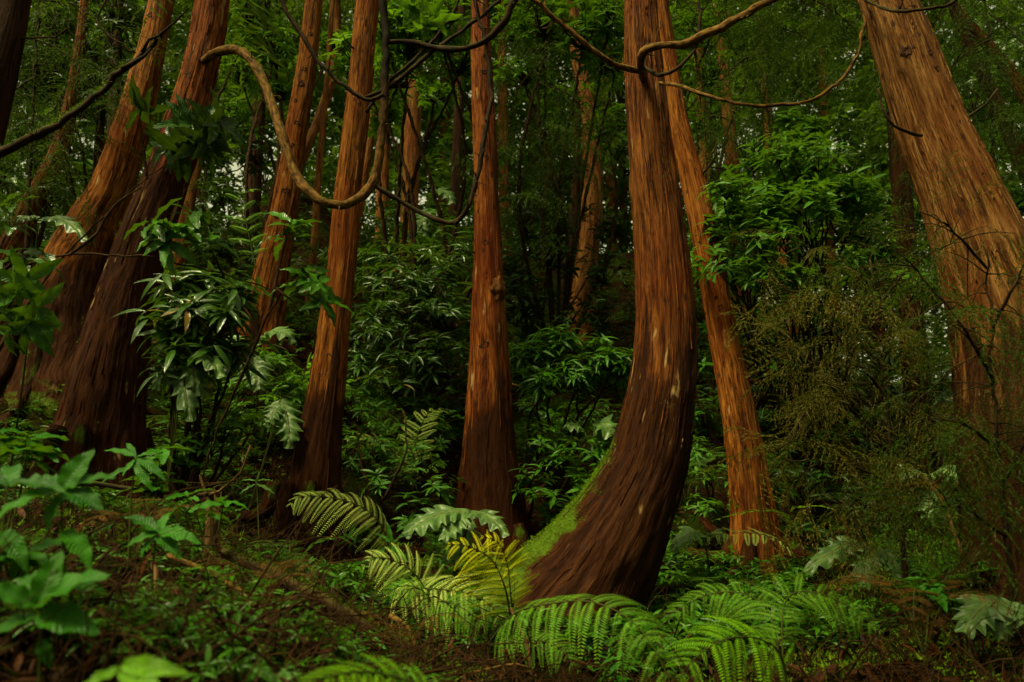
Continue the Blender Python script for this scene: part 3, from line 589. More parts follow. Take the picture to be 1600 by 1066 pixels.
# ------------------------------------------------------------------ limbs that loop through the picture
def px_path(pts, d):
    """pts rows (px, py[, d])"""
    return np.array([P(q[0], q[1], q[2] if len(q) > 2 else d) for q in pts])
def limb(parent, pts, d, w0, w1, mat=M_LIMB, name='limb', rad=None, wob=0.026, sides=14, twigs=0, grad=None):
    pp = px_path(pts, d); dd = pp[:, 1].mean(); mb = MB()
    r0, r1 = w0 * .84 / 2 / FX * dd, w1 * .84 / 2 / FX * dd; twigs = int(twigs * 2.4)
    c = tube(mb, pp, r0, r1, sides, wob=wob, rnd=rng.random(), grad=grad)
    for _ in range(twigs):
        i = rng.integers(2, len(c) - 2); e = c[i] + norm(rng.normal(size=3) + [0, -0.2, 0.2]) * rng.uniform(0.03, 0.14)
        tube(mb, [c[i], (c[i] + e) / 2 + rng.normal(size=3) * 0.01, e], 0.006, 0.002, 5, n=4)
    return mb.build(name, mat, parent)
R6 = INFO['lefttwo']['root']; R1 = INFO['curved']['root']; R5 = INFO['rightbig']['root']
limb(R6, [(308,112,5.75),(322,94,5.6),(345,80,5.5),(375,80,5.4),(402,108,5.3),(424,160,5.2),(442,215,5.1),(462,272,5.05),(492,308,5.0),(528,320,5.0),(560,312,5.0),(582,285,5.0),(594,235,5.0),(600,180,5.0),(602,110,5.0),(602,55,5.0),(598,0,5.0),(590,-120,5.0),(560,-400,5.1)], 5.2, 20, 12, M_LIMB, twigs=9, grad=(0.42, 0.55))
limb(R6, [(602,66,5.0),(640,66,5.0),(690,76,4.95),(735,74,4.9),(772,52,4.85),(798,12,4.8),(812,-40,4.8),(820,-160,4.8)], 4.9, 10, 16, M_LIMBDK, twigs=5)
limb(R6, [(585,290,5.0),(612,306,5.0),(650,328,5.0),(690,346,4.95),(712,347,4.95),(730,328,4.9),(742,290,4.9),(755,230,4.9),(767,160,4.9),(766,120,4.9),(758,60,4.9),(742,0,4.9),(722,-90,4.9)], 4.9, 9, 8, M_LIMBDK, twigs=8)
limb(R6, [(571,153,5.0),(610,135,5.0),(670,85,5.0),(730,42,5.0),(780,0,5.0),(830,-60,5.0)], 5.0, 9, 6, M_LIMBDK, twigs=4)
limb(R6, [(572,176,5.0),(602,132,5.0),(650,90,5.0),(690,45,5.0),(715,0,5.0),(730,-60,5.0)], 5.0, 6, 5, M_LIMBDK)
t = thing('hanging_branch', "dark drooping branch coming down over the knotted trunk to the fibrous orange one", 'branch', P(400, -60, 4.9))
limb(t, [(400,-90),(440,0),(468,50),(500,98),(540,138),(572,156),(598,150)], 4.9, 11, 7, M_LIMBDK, 'bough', twigs=5)
# curved trunk's limbs
limb(R1, [(1006,122,4.9),(1001,100,4.6),(1006,82,4.5),(1030,72,4.45),(1075,66,4.4),(1130,42,4.35),(1180,14,4.3),(1235,-12,4.3),(1330,-60,4.3)], 4.4, 17, 13, M_LIMB, twigs=3)
limb(R1, [(1004,104,4.7),(1030,117,4.5),(1062,104,4.4),(1088,70,4.4),(1096,30,4.4),(1094,-40,4.4)], 4.5, 8, 5, M_LIMBDK)
limb(R1, [(1030,130,4.85),(1060,134,4.7),(1105,150,4.6),(1165,164,4.5),(1225,165,4.5),(1285,148,4.5),(1325,112,4.5),(1347,60,4.5),(1352,-10,4.5),(1350,-90,4.5)], 4.6, 8, 5, M_LIMB, twigs=4)
limb(R1, [(1002,112,4.75),(960,100,4.6),(915,70,4.5),(880,40,4.45),(850,12,4.4),(815,-10,4.4),(740,-60,4.4)], 4.5, 13, 9, M_LIMB, twigs=5)
limb(R5, [(1440,212,4.15),(1418,208,4.05),(1395,194,4.0),(1380,168,4.0),(1370,138,4.0)], 4.05, 7, 4, M_LIMBDK)
limb(R5, [(1352,0,4.4),(1395,16,4.1),(1460,12,4.0),(1520,-14,4.0),(1580,-60,4.0)], 4.1, 7, 6, M_LIMBDK, twigs=4)
t = thing('mossy_limb', "thick black limb with moss on top rising from the left edge to a broken tip", 'branch', P(-60, 260, 4.3))
limb(t, [(-160,330),(-60,270),(0,240),(60,212),(105,185),(150,150),(190,108),(222,82),(246,62)], 4.3, 23, 8, M_LIMBDK, 'bough', twigs=6)
limb(t, [(222,82),(236,60),(250,52)], 4.28, 8, 4, M_LIMBDK, 'branch_stub')
limb(t, [(190,108),(205,100),(233,74)], 4.22, 12, 4, M_LIMBDK, 'branch_stub')
mm = MB(); cc = smooth(px_path([(-60,270),(0,240),(60,212),(105,185),(150,150),(190,108)], 4.3), 300); tufts(mm, cc + [0, 0, 0.026], np.tile([0, 0, 1.], (300, 1)), 1600, 0.008, 0.02); mm.build('moss', M_MOSS, t, shade=False)
t = thing('bare_branch', "thin bare twisting twig above the mossy limb in the upper left", 'branch', P(155, 80, 4.6))
limb(t, [(165,0),(152,30),(160,48),(180,62),(212,80)], 4.6, 4, 3, M_TWIG, 'twig')
limb(t, [(25,58),(50,60),(80,56),(105,45)], 4.6, 5, 3, M_TWIG, 'twig')

# ------------------------------------------------------------------ plants
UP = np.array([0, 0, 1.])
def whorls(mb, tips, dirs, n, L, T, tilt=0.25, spread=0.25, up=0.6):
    """n leaves fanned round each twig tip"""
    K = len(tips); az = (np.arange(n)[None] / n + rng.random((K, 1))) * 2 * pi + rng.normal(size=(K, n)) * 0.3
    d = norm(np.asarray(dirs) * (1 - up) + UP * up + 1e-3); X = norm(np.cross(d, np.array([0.3, 1, 0.2]))); Y = np.cross(d, X)
    D = X[:, None] * np.cos(az)[..., None] + Y[:, None] * np.sin(az)[..., None] + d[:, None] * (tilt + spread * rng.normal(size=(K, n)))[..., None]
    pos = np.repeat(tips[:, None], n, 1) - d[:, None] * rng.uniform(0, 0.35, (K, n, 1)) * L
    U = d[:, None] + rng.normal(size=(K, n, 3)) * 0.25
    s = L * rng.uniform(0.65, 1.15, (K, n))
    rn = np.clip(rng.random((K, 1)) * 0.6 + rng.random((K, n)) * 0.45, 0, 1)
    inst(mb, T, pos.reshape(-1, 3), frames(D.reshape(-1, 3), U.reshape(-1, 3)), s.ravel(), rn.ravel())
def clump_tips(c, rad, n, flat=0.75):
    d = norm(rng.normal(size=(n, 3))); r = rng.random(n) ** 0.45
    p = c + d * r[:, None] * rad * np.array([1, 1, flat]); return p, norm(d + UP * 0.5)
def shrub(name, label, cat, base, clumps, L, T, mat, n_leaf=7, group=None, tilt=0.25, stem=M_TWIG, sr=0.018, flat=0.75, hang=0.0):
    """clumps: (px, py, d, radius m, tips)"""
    if len(base) == 3 and base[1] > 30: base = P(*base)      # pixel form
    root = thing(name, label, cat, base, group); ml = MB(); ms = MB()
    for px, py, d, rad, n in clumps:
        c = P(px, py, d); tips, dr = clump_tips(c, rad, n, flat)
        if hang: dr = norm(dr - UP * hang)
        whorls(ml, tips, dr, n_leaf, L, T, tilt, up=0.55 if not hang else 0.0)
        hub = c - UP * rad * 0.5; mid = (base + hub) / 2 + rng.normal(size=3) * 0.12 * np.linalg.norm(hub - base) * 0.6 + UP * 0.1
        tube(ms, [base, mid, hub], sr, sr * 0.45, 6, wob=0.02)
        for i in range(0, n, 1 if n < 40 else 2):
            q = (hub + tips[i]) / 2 + rng.normal(size=3) * rad * 0.12
            tube(ms, [hub, q, tips[i]], sr * 0.32, sr * 0.12, 4, n=4)
    ml.build('foliage', mat, root); ms.build('stem', stem, root)
    return root
def gnd(px, d, off=0.0):
    x = (px - 800) / FX * d / 0.98; return np.array([x, d, float(H(x, d)) + off])

def frond(root, path, W, mat, npair=26, pk=0.30, droop=0.35, up=None, npn=24, lean=0.5, stalk=M_STEM, curl=0.0, start=0.14, pinn=1.0, sweep=0.55, face=0.0):
    """path: 3-D rachis points; W: longest pinna"""
    n = 60; c = smooth(path, n); t = norm(np.gradient(c, axis=0)); U = np.array([0, -face, 1.]) if up is None else np.asarray(up, float)
    Lr = np.linalg.norm(np.diff(c, axis=0), axis=1).sum()
    npair = max(8, int(npair * 0.62)); sp = Lr * (1 - start) / npair
    mb = MB(); ms = MB(); tube(ms, path, W * 0.022 + 0.0012, 0.001, 6, n=40)
    f = np.linspace(start, 0.985, npair); idx = np.interp(f, np.linspace(0, 1, n), np.arange(n))
    pc = np.stack([np.interp(idx, np.arange(n), c[:, k]) for k in range(3)], -1); tt = norm(np.stack([np.interp(idx, np.arange(n), t[:, k]) for k in range(3)], -1))
    g = (f - start) / (1 - start); prof = np.where(g < pk, 0.72 + 0.28 * np.sin(g / pk * pi / 2), np.cos((g - pk) / (1 - pk) * pi / 2 * 0.985) ** 0.8) * W
    for sd in (-1, 1):
        X = norm(np.cross(tt, np.broadcast_to(U, tt.shape))) * sd; Z = norm(np.cross(X * sd, tt)); 
        dr = norm(X + tt * (sweep + 0.5 * g[:, None]) * 0.75 + Z * 0.10 + rng.normal(size=X.shape) * 0.07)
        s = (np.arange(npn) + 0.6) / npn
        jl = prof * rng.uniform(0.78, 1.08, npair) * np.where(rng.random(npair) < 0.06, 0.35, 1)
        # pinna axis points: (npair, npn, 3)
        pa = pc[:, None] + jl[:, None, None] * (s[None, :, None] * dr[:, None] - droop * (s**2)[None, :, None] * (Z * 0.65 + UP * 0.35)[:, None] + curl * (s**2)[None, :, None] * tt[:, None])
        ta = norm(dr[:, None] - 2 * droop * s[None, :, None] * (Z * 0.65 + UP * 0.35)[:, None] + 2 * curl * s[None, :, None] * tt[:, None])
        side = norm(np.cross(ta, Z[:, None])); nz = norm(np.cross(side, ta))
        pl = np.minimum(sp * 0.46, jl[:, None] * 0.2) * np.where(s < 0.2, 0.8 + s[None], np.cos((s[None] - 0.2) / 0.8 * pi / 2 * 0.97) ** 0.55) + 0.002
        for q in (-1, 1):
            D = norm(side * q + ta * 0.45 - nz * 0.15)
            sc = np.stack([jl[:, None] / npn * 0.66 / 0.26 + 0 * pl, pl, pl], -1).reshape(-1, 3)
            rn = np.clip(0.05 + rng.random((npair, 1)) * 0.5 + rng.random((npair, npn)) * 0.35, 0, 1)
            inst(mb, LF_PIN, pa.reshape(-1, 3), frames(D.reshape(-1, 3), nz.reshape(-1, 3)), sc, rn.ravel())
        for i in range(0, npair):
            tube(ms, pa[i][::3] if npn > 8 else pa[i], W * 0.007, 0.0006, 3, n=6)
    fo = mb.build('frond', mat, root); so_ = ms.build('stalk', stalk, fo); return fo
def fern(label, base, fronds, group=None, name='fern', stalk=M_STEM):
    """fronds: list of (pixel path [(px,py,d)...], W, mat, dict)"""
    root = thing(name, label, 'fern', base, group)
    for path, W, mat, kw in fronds:
        pp = px_path(path, None) if len(path[0]) == 3 and path[0][1] > 3.0 or True else path
        frond(root, pp, W, mat, **kw)
    return root

def lobed_leaf(root, path, W, mat, up=(0, -0.5, 1), lobes=6, name='leaf', droop=0.25):
    nl, nw = 72, 7; c = smooth(path, nl + 1); t = norm(np.gradient(c, axis=0)); v = np.linspace(0, 1, nl + 1)
    X = norm(np.cross(t, np.asarray(up, float))); Z = np.cross(X, t)
    env = np.sin(pi * np.clip(v, 0, 1) ** 0.75) ** 0.6; sw = (lobes * 1.2 * v ** 0.9) % 1.0; lob = 0.50 + 0.50 * np.where(sw < 0.7, sw / 0.7, (1 - sw) / 0.3) ** 0.9
    u = np.linspace(-1, 1, nw * 2 + 1); hw = W * env * (lob * (1 + 0.12 * vn(np.stack([v * 9, v * 0, v * 0], -1))))
    hw[-1] = 0; L = np.linalg.norm(np.diff(c, axis=0), axis=1).sum()
    au = np.abs(u)
    V = c[:, None] + X[:, None] * (hw[:, None] * u[None])[..., None] + t[:, None] * (0.55 * hw[:, None] * au[None])[..., None] \
        + Z[:, None] * ((0.30 * au - droop * 2 * au**2)[None] * hw[:, None] + 0.06 * W * np.sin(v[:, None] * lobes * 2 * pi + 1) * au[None] * 2 + 0.02 * W * vn(np.stack([v[:, None] * 22 + 0 * u, 0 * v[:, None] + u * 4, 0 * v[:, None] + 0 * u], -1)) * 2)[..., None]
    A = np.stack([np.repeat(u[None] * 0.5, nl + 1, 0), np.repeat(v[:, None] * 0.4, len(u), 1), 0 * V[..., 0] + rng.random()], -1)
    m_ = len(u); i = np.arange(nl)[:, None]; j = np.arange(m_ - 1)[None]
    Q = np.stack([i * m_ + j, i * m_ + j + 1, (i + 1) * m_ + j + 1, (i + 1) * m_ + j], -1).reshape(-1, 4)
    return MB().add(V, Q=Q, A=A).build(name, mat, root)

def leafy(name, label, base, stems, mat, T=LF_BIG, group=None, smat=M_STEM, cat='plant'):
    """stems: (pixel path, [(px,py,d, tx,ty,td, width_scale) leaves from..tip]) leaves drawn from foot to tip"""
    root = thing(name, label, cat, base, group); ms = MB()
    for path, w, leaves in stems:
        pp = px_path(path, None); tube(ms, pp, w, w * 0.6, 7)
        for lf in leaves:
            a = P(*lf[0:3]); b = P(*lf[3:6]); ws = lf[6] if len(lf) > 6 else 1.0; D = b - a; L = np.linalg.norm(D)
            U = np.array([0, -0.7, 1.]) + rng.normal(size=3) * 0.2 if len(lf) < 8 else np.array(lf[7], float)
            ml = MB(); inst(ml, T, a[None], frames(D[None], U[None] + 1e-3), np.array([[L * ws * 0.9, L * 0.92, L * 0.8]])); ml.build('leaf', mat, root)
    ms.build('stem', smat, root); return root
# ------------------------------------------------------------------ ferns of the foreground
fern("pale green fern frond arching beside the foot of the fibrous orange trunk", gnd(600, 5.2), [
    ([(620,950,5.2),(612,880,5.0),(600,830,4.85),(570,795,4.75),(520,778,4.7),(470,776,4.65),(452,790,4.6)], 0.24, F_PALE, dict(npair=24, droop=0.55, face=0.8, pk=0.5, start=0.36)),
    ([(620,950,5.2),(640,900,5.3),(670,870,5.4),(700,860,5.5)], 0.12, F_GREEN, dict(npair=16))], "ferns of the foreground")
fern("young yellow fern frond with curled tips standing in front of the central trunk", gnd(775, 4.0), [
    ([(805,1010,3.9),(797,960,3.85),(788,915,3.8),(768,875,3.78),(735,855,3.75),(700,850,3.75)], 0.24, F_YELLOW, dict(npair=22, npn=26, droop=0.45, face=1.0, pk=0.35, curl=-.15, start=0.26, stalk=M_TWIG)),
    ([(805,1010,3.9),(798,930,3.82),(792,880,3.8),(778,848,3.78),(752,838,3.78)], 0.16, F_YELLOW, dict(npair=19, npn=20, droop=0.6, face=1.0, start=0.36, stalk=M_TWIG))], "ferns of the foreground")
fern("grey green fern left of the young yellow frond", gnd(640, 4.1), [
    ([(690,1000,4.2),(675,950,4.15),(655,905,4.1),(625,880,4.05),(590,872,4.0),(566,885,4.0)], 0.21, F_PALE, dict(npair=20, droop=0.5, face=1.0, start=0.25)),
    ([(690,1000,4.2),(680,960,4.1),(668,930,4.0),(640,915,3.95),(600,925,3.9)], 0.17, F_GREEN, dict(npair=18, droop=0.5, face=0.8)),
    ([(600,930,4.3),(640,920,4.15),(700,922,4.05),(745,932,4.0),(775,955,4.0),(785,985,4.0)], 0.24, F_PALE, dict(npair=24, droop=0.5, face=0.9, start=0.1)),
    ([(650,960,4.2),(690,940,4.0),(730,955,3.9),(760,985,3.85)], 0.2, F_GREEN, dict(npair=20, droop=0.5, face=0.9, start=0.1))], "ferns of the foreground")
fern("large deep green fern frond drooping in front of the curved trunk's foot", gnd(830, 3.3), [
    ([(760,1010,3.9),(800,962,3.6),(850,945,3.4),(920,940,3.2),(980,965,3.05),(1020,1010,2.95),(1050,1075,2.9),(1062,1130,2.9)], 0.20, F_GREEN, dict(npair=30, npn=22, droop=0.65, face=0.9, pk=0.45, start=0.16, sweep=0.3)),
    ([(760,1010,3.9),(820,1000,3.8),(870,1010,3.7),(905,1050,3.6)], 0.14, F_GREEN, dict(npair=20, droop=0.5, face=0.8))], "ferns of the foreground")
fern("big fern with long green fronds spreading at the lower right", gnd(1230, 2.9), [
    ([(1235,1180,2.9),(1225,1040,2.9),(1190,1000,2.8),(1130,1000,2.7),(1075,1040,2.6),(1050,1090,2.6)], 0.18, F_BRIGHT, dict(npair=20, npn=20, droop=0.55, face=0.9, start=0.3)),
    ([(1235,1180,2.9),(1222,1000,3.0),(1230,935,3.1),(1270,925,3.1),(1330,950,3.1),(1380,990,3.05)], 0.15, F_GREEN, dict(npair=24, npn=20, droop=0.5, face=0.9, start=0.42)),
    ([(1235,1180,2.9),(1210,980,3.1),(1180,935,3.2),(1130,925,3.25),(1080,940,3.25),(1040,965,3.2)], 0.15, F_GREEN, dict(npair=24, npn=20, droop=0.55, face=0.9, start=0.38))], "ferns of the foreground")
fern("blurred bright lime fern frond at the bottom edge, left of centre", gnd(640, 1.7, -.05), [
    ([(720,1130,1.7),(660,1075,1.65),(590,1052,1.6),(520,1055,1.5),(460,1075,1.45)], 0.11, F_BRIGHT, dict(npair=22, droop=0.4, face=0.6, start=0.05))], "ferns of the foreground")
fern("fern with flat bright fronds crossing the slim orange trunk low down", gnd(1250, 5.6), [
    ([(1262,925,5.7),(1255,850,5.7),(1225,805,5.7),(1180,798,5.7),(1140,806,5.7),(1110,815,5.7)], 0.12, F_BRIGHT, dict(npair=20, droop=0.1, start=0.4)),
    ([(1262,925,5.7),(1255,850,5.6),(1235,800,5.5),(1280,790,5.5),(1310,800,5.4)], 0.10, F_BRIGHT, dict(npair=16, droop=0.1, start=0.45)),
    ([(1262,925,5.7),(1235,860,5.5),(1190,835,5.4),(1120,835,5.3),(1080,850,5.2)], 0.14, F_PALE, dict(npair=20, droop=0.3, face=0.5, start=0.35))], "ferns on the slope")
fern("fern arching over the brown bank right of the slim orange trunk", gnd(1440, 4.9), [
    ([(1440,960,4.9),(1430,900,4.9),(1455,865,4.8),(1490,850,4.7),(1520,846,4.7)], 0.17, F_BRIGHT, dict(npair=18, droop=0.45, face=0.8, start=0.3)),
    ([(1440,960,4.9),(1420,890,4.9),(1400,850,4.8),(1370,852,4.7),(1350,880,4.7)], 0.15, F_GREEN, dict(npair=18, droop=0.45, face=0.8, start=0.3)),
    ([(1440,960,4.9),(1425,880,4.7),(1405,870,4.6),(1395,900,4.5),(1392,935,4.5)], 0.10, F_BRIGHT, dict(npair=16, droop=0.3, face=1.0, start=0.35))], "ferns on the slope")
fern("bright fern glowing behind the fibrous orange trunk on the left", gnd(450, 7.6), [
    ([(475,680,7.8),(455,620,7.7),(430,575,7.6),(405,548,7.5),(385,540,7.5)], 0.30, F_BRIGHT, dict(npair=16, droop=0.25, face=0.6)),
    ([(475,680,7.8),(470,620,7.6),(480,570,7.5),(500,545,7.4),(520,540,7.4)], 0.28, F_BRIGHT, dict(npair=16, droop=0.25, face=0.6)),
    ([(475,680,7.8),(450,640,7.4),(430,620,7.2),(400,630,7.1)], 0.25, F_BRIGHT, dict(npair=16, droop=0.3, face=0.6)),
    ([(475,680,7.8),(500,630,7.9),(540,595,7.9),(575,590,7.9)], 0.28, F_BRIGHT, dict(npair=16, droop=0.25, face=0.6))], "ferns on the slope")
fern("fern with pale dried frond tips low between the fibrous and the central trunk", gnd(600, 6.6), [
    ([(640,760,6.7),(610,700,6.6),(570,682,6.5),(530,690,6.4)], 0.16, F_PALE, dict(npair=18, droop=0.2, face=0.5)),
    ([(640,760,6.7),(620,690,6.8),(580,645,6.9),(540,638,7.0)], 0.20, F_GREEN, dict(npair=18, droop=0.2, face=0.4)),
    ([(640,760,6.7),(650,690,6.8),(670,645,6.9),(700,640,7.0)], 0.20, F_PALE, dict(npair=18, droop=0.2, face=0.4)),
    ([(640,760,6.7),(670,730,6.6),(700,720,6.6)], 0.18, F_GREEN, dict(npair=14, droop=0.3, face=0.4))], "ferns on the slope")
fern("bright fern behind the mossy edge of the curved trunk", gnd(900, 7.0), [
    ([(920,770,7.2),(890,710,7.0),(860,680,7.0),(830,675,6.9)], 0.22, F_GREEN, dict(npair=16, droop=0.25, face=0.5)),
    ([(920,770,7.2),(910,700,7.1),(890,670,7.1),(930,665,7.0),(965,675,7.0)], 0.20, F_BRIGHT, dict(npair=16, droop=0.2, face=0.5)),
    ([(920,770,7.2),(890,735,6.9),(850,715,6.8)], 0.20, F_BRIGHT, dict(npair=14, droop=0.25, face=0.5))], "ferns on the slope")
fern("small fern high under the dark clustered leaves, left of the knotted trunk", gnd(385, 7.5), [
    ([(400,420,7.6),(385,350,7.6),(375,310,7.6),(390,296,7.5),(412,300,7.5)], 0.22, F_GREEN, dict(npair=16, droop=0.2, face=0.6))], "ferns on the slope")
# scattered ferns up the slope: each its own plant
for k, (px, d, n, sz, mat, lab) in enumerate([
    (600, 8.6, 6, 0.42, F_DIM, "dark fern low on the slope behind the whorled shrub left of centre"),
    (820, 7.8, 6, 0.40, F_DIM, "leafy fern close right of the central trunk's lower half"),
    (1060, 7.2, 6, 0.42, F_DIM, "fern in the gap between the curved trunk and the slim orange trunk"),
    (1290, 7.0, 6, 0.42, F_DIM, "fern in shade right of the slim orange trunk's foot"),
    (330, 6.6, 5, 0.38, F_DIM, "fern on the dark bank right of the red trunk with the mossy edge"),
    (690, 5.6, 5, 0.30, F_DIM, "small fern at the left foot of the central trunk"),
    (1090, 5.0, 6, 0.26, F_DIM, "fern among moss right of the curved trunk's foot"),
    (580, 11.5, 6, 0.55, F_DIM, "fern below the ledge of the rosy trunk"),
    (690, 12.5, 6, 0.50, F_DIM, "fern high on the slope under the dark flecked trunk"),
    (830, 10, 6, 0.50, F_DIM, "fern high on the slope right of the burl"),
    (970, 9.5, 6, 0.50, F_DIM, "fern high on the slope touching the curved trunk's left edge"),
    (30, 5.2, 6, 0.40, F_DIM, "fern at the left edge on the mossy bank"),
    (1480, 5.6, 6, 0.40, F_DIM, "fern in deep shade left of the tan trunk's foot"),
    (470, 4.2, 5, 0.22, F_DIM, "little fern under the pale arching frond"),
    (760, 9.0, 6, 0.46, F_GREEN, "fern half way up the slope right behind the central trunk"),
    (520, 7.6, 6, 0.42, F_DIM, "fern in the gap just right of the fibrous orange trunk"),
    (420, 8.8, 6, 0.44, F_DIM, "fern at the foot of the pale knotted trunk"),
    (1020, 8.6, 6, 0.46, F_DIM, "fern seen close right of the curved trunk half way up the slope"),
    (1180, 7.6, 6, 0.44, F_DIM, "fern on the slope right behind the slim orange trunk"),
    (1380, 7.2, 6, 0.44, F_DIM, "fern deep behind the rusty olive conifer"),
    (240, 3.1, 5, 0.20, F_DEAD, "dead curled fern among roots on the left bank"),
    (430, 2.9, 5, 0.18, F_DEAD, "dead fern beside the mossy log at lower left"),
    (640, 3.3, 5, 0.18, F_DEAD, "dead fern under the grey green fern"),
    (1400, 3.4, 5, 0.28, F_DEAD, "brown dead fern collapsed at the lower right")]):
    b = gnd(px, d); root = thing('fern', lab, 'fern', b, "ferns on the slope")
    for i in range(n):
        az = i / n * 2 * pi + rng.random() * 0.8; o = np.array([math.cos(az), math.sin(az), 0]); L = sz * rng.uniform(0.8, 1.2)
        frond(root, np.array([b, b + o * L * 0.35 + UP * L * 0.8, b + o * L * 0.9 + UP * L * 1.0, b + o * L * 1.45 + UP * L * 0.7]), sz * 0.42, mat, npair=16, npn=10 if d > 5 else 14, droop=0.2, start=0.2, pinn=1.4)

# ------------------------------------------------------------------ big lobed leaves
def lobed_plant(label, base, leaves, group="plants with big lobed leaves", lobes=5):
    root = thing('lobed_plant', label, 'plant', base, group); ms = MB()
    for path, W in leaves:
        pp = px_path(path, None); tube(ms, [base, (base + pp[0]) / 2 + np.array([0.02, 0, 0.03]), pp[0]], 0.007, 0.004, 6)
        tube(ms, pp + np.array([0, 0, -0.003]), 0.004, 0.001, 5); lobed_leaf(root, pp, W, G_LOBE, lobes=lobes)
    ms.build('stalk', M_STEM, root); return root
lobed_plant("plant with silvery lobed leaves spread before the central trunk's foot", gnd(705, 5.0), [
    ([(735,800,5.0),(700,800,4.9),(665,812,4.8),(628,835,4.75)], 0.13), ([(735,800,5.0),(757,803,4.8),(778,820,4.7),(795,838,4.65)], 0.09),
    ([(730,802,5.0),(712,818,4.85),(690,845,4.7)], 0.09), ([(735,805,5.1),(720,850,5.0),(690,880,4.9)], 0.08)])
lobed_plant("plant with a hanging lobed leaf beside the fibrous orange trunk", gnd(400, 6.0), [
    ([(440,622,5.9),(448,645,5.85),(452,672,5.8),(450,702,5.78)], 0.11), ([(436,625,5.9),(425,645,5.8),(412,665,5.75)], 0.09)])
lobed_plant("plant with a wide lobed leaf right of the curved trunk's mossy edge", gnd(935, 6.8), [
    ([(925,700,6.8),(935,665,6.7),(950,668,6.6),(965,690,6.6)], 0.16), ([(925,700,6.8),(905,668,6.7),(885,668,6.6)], 0.14)])
lobed_plant("plant with shining lobed leaves over the dark hollow at lower right", gnd(1330, 4.6), [
    ([(1360,855,4.7),(1330,848,4.6),(1295,865,4.5),(1255,895,4.45)], 0.095), ([(1360,855,4.7),(1385,865,4.6),(1405,890,4.5),(1425,910,4.5)], 0.085), ([(1360,855,4.7),(1352,880,4.5),(1350,920,4.4)], 0.10)])
lobed_plant("plant with one grey lobed leaf low between the curved and the slim orange trunk", gnd(1090, 5.6), [
    ([(1100,845,5.5),(1085,830,5.4),(1065,842,5.35),(1050,862,5.3)], 0.09), ([(1100,845,5.5),(1115,832,5.4),(1135,842,5.35)], 0.08)])
lobed_plant("plant with pale lobed leaves high on the bank right of the rosy trunk", gnd(675, 11.5), [
    ([(668,325,11.3),(678,300,11.1),(695,300,11.0),(708,318,10.9)], 0.20), ([(668,325,11.3),(660,345,11.0),(665,370,10.9)], 0.18)])
lobed_plant("plant with dark lobed leaves in the lower right corner", gnd(1560, 3.4), [
    ([(1560,935,3.4),(1540,945,3.3),(1520,965,3.25),(1505,990,3.2)], 0.10), ([(1560,935,3.4),(1580,950,3.3),(1600,975,3.25)], 0.09), ([(1560,935,3.4),(1560,965,3.3),(1565,1000,3.25)], 0.08)])
lobed_plant("plant with silvery lobed leaves between the red leaning trunk and the knotted one", gnd(410, 7.0), [
    ([(400,545,6.8),(420,520,6.7),(445,520,6.6),(462,535,6.6)], 0.15), ([(395,550,6.8),(375,530,6.7),(355,535,6.6)], 0.15), ([(395,555,6.8),(400,580,6.6),(405,610,6.5)], 0.15)])
lobed_plant("plant with a white shining lobed leaf just right of the leaning red trunk", gnd(275, 5.0), [
    ([(275,545,5.0),(270,520,4.9),(268,500,4.85),(274,482,4.85)], 0.10), ([(275,545,5.0),(255,580,4.85),(240,610,4.8)], 0.09), ([(280,545,5.0),(300,575,4.85),(312,620,4.8)], 0.10),
    ([(280,545,5.0),(325,560,4.8),(350,590,4.75)], 0.10), ([(285,545,5.0),(290,610,4.8),(300,660,4.75)], 0.10)])
lobed_plant("plant with pale lobed leaves over the torn orange trunk at the left", gnd(40, 5.0), [
    ([(60,345,4.6),(85,340,4.5),(110,350,4.4),(138,378,4.35)], 0.08), ([(60,345,4.6),(45,338,4.5),(30,345,4.4)], 0.06)])
lobed_plant("plant with lobed leaves hanging in the shade at the right edge", gnd(1440, 5.8), [
    ([(1450,745,5.4),(1425,735,5.3),(1400,745,5.2)], 0.12), ([(1450,745,5.4),(1475,735,5.3),(1500,750,5.2)], 0.12), ([(1450,745,5.4),(1452,775,5.3),(1450,810,5.2)], 0.12)])

# ------------------------------------------------------------------ shrubs and saplings
S = "broad leaved shrubs under the trees"
shrub('shrub', "whorled glossy shrub spreading between the fibrous and the central trunk", 'shrub', gnd(650, 8.4), [(600,420,8.0,.50,26),(660,440,7.9,.55,34),(700,400,8.3,.5,26),(590,500,7.6,.45,26),(650,530,7.5,.50,34),(700,560,7.4,.4,26),(620,590,7.3,.35,18),(560,560,7.6,.35,18),(700,480,7.8,.5,30),(640,470,7.8,.4,24)], 0.17, LF_LONG, G_GLOSS, 8, S)
shrub('shrub', "whorled shrub with a flat spray of leaves right of the central trunk", 'shrub', gnd(860, 7.4), [(830,550,6.9,.24,22),(870,525,6.9,.24,20),(905,575,6.8,.28,26),(850,590,6.7,.24,20),(955,560,6.8,.22,18),(930,535,6.9,.18,10),(970,575,6.8,.14,10)], 0.15, LF_LONG, G_MID, 8, S, flat=0.45)
CLB = [(1232,182,6.7,.12,8)]
for _ in range(46):
    u_, v_ = rng.random(), rng.random(); CLB.append((int(1232 + (u_ - .5) * (40 + 330 * v_ ** .7) + 25 * v_), int(190 + 250 * v_), round(6.7 - .9 * rng.random() + .5 * abs(u_ - .5), 2), rng.uniform(.12, .30), int(rng.integers(7, 20))))
shrub('shrub', "tall bright green shrub lit against the dark left of the tan trunk", 'shrub', gnd(1260, 7.6), CLB, 0.13, LF_MID, G_BRIGHT, 7, S, sr=0.014)
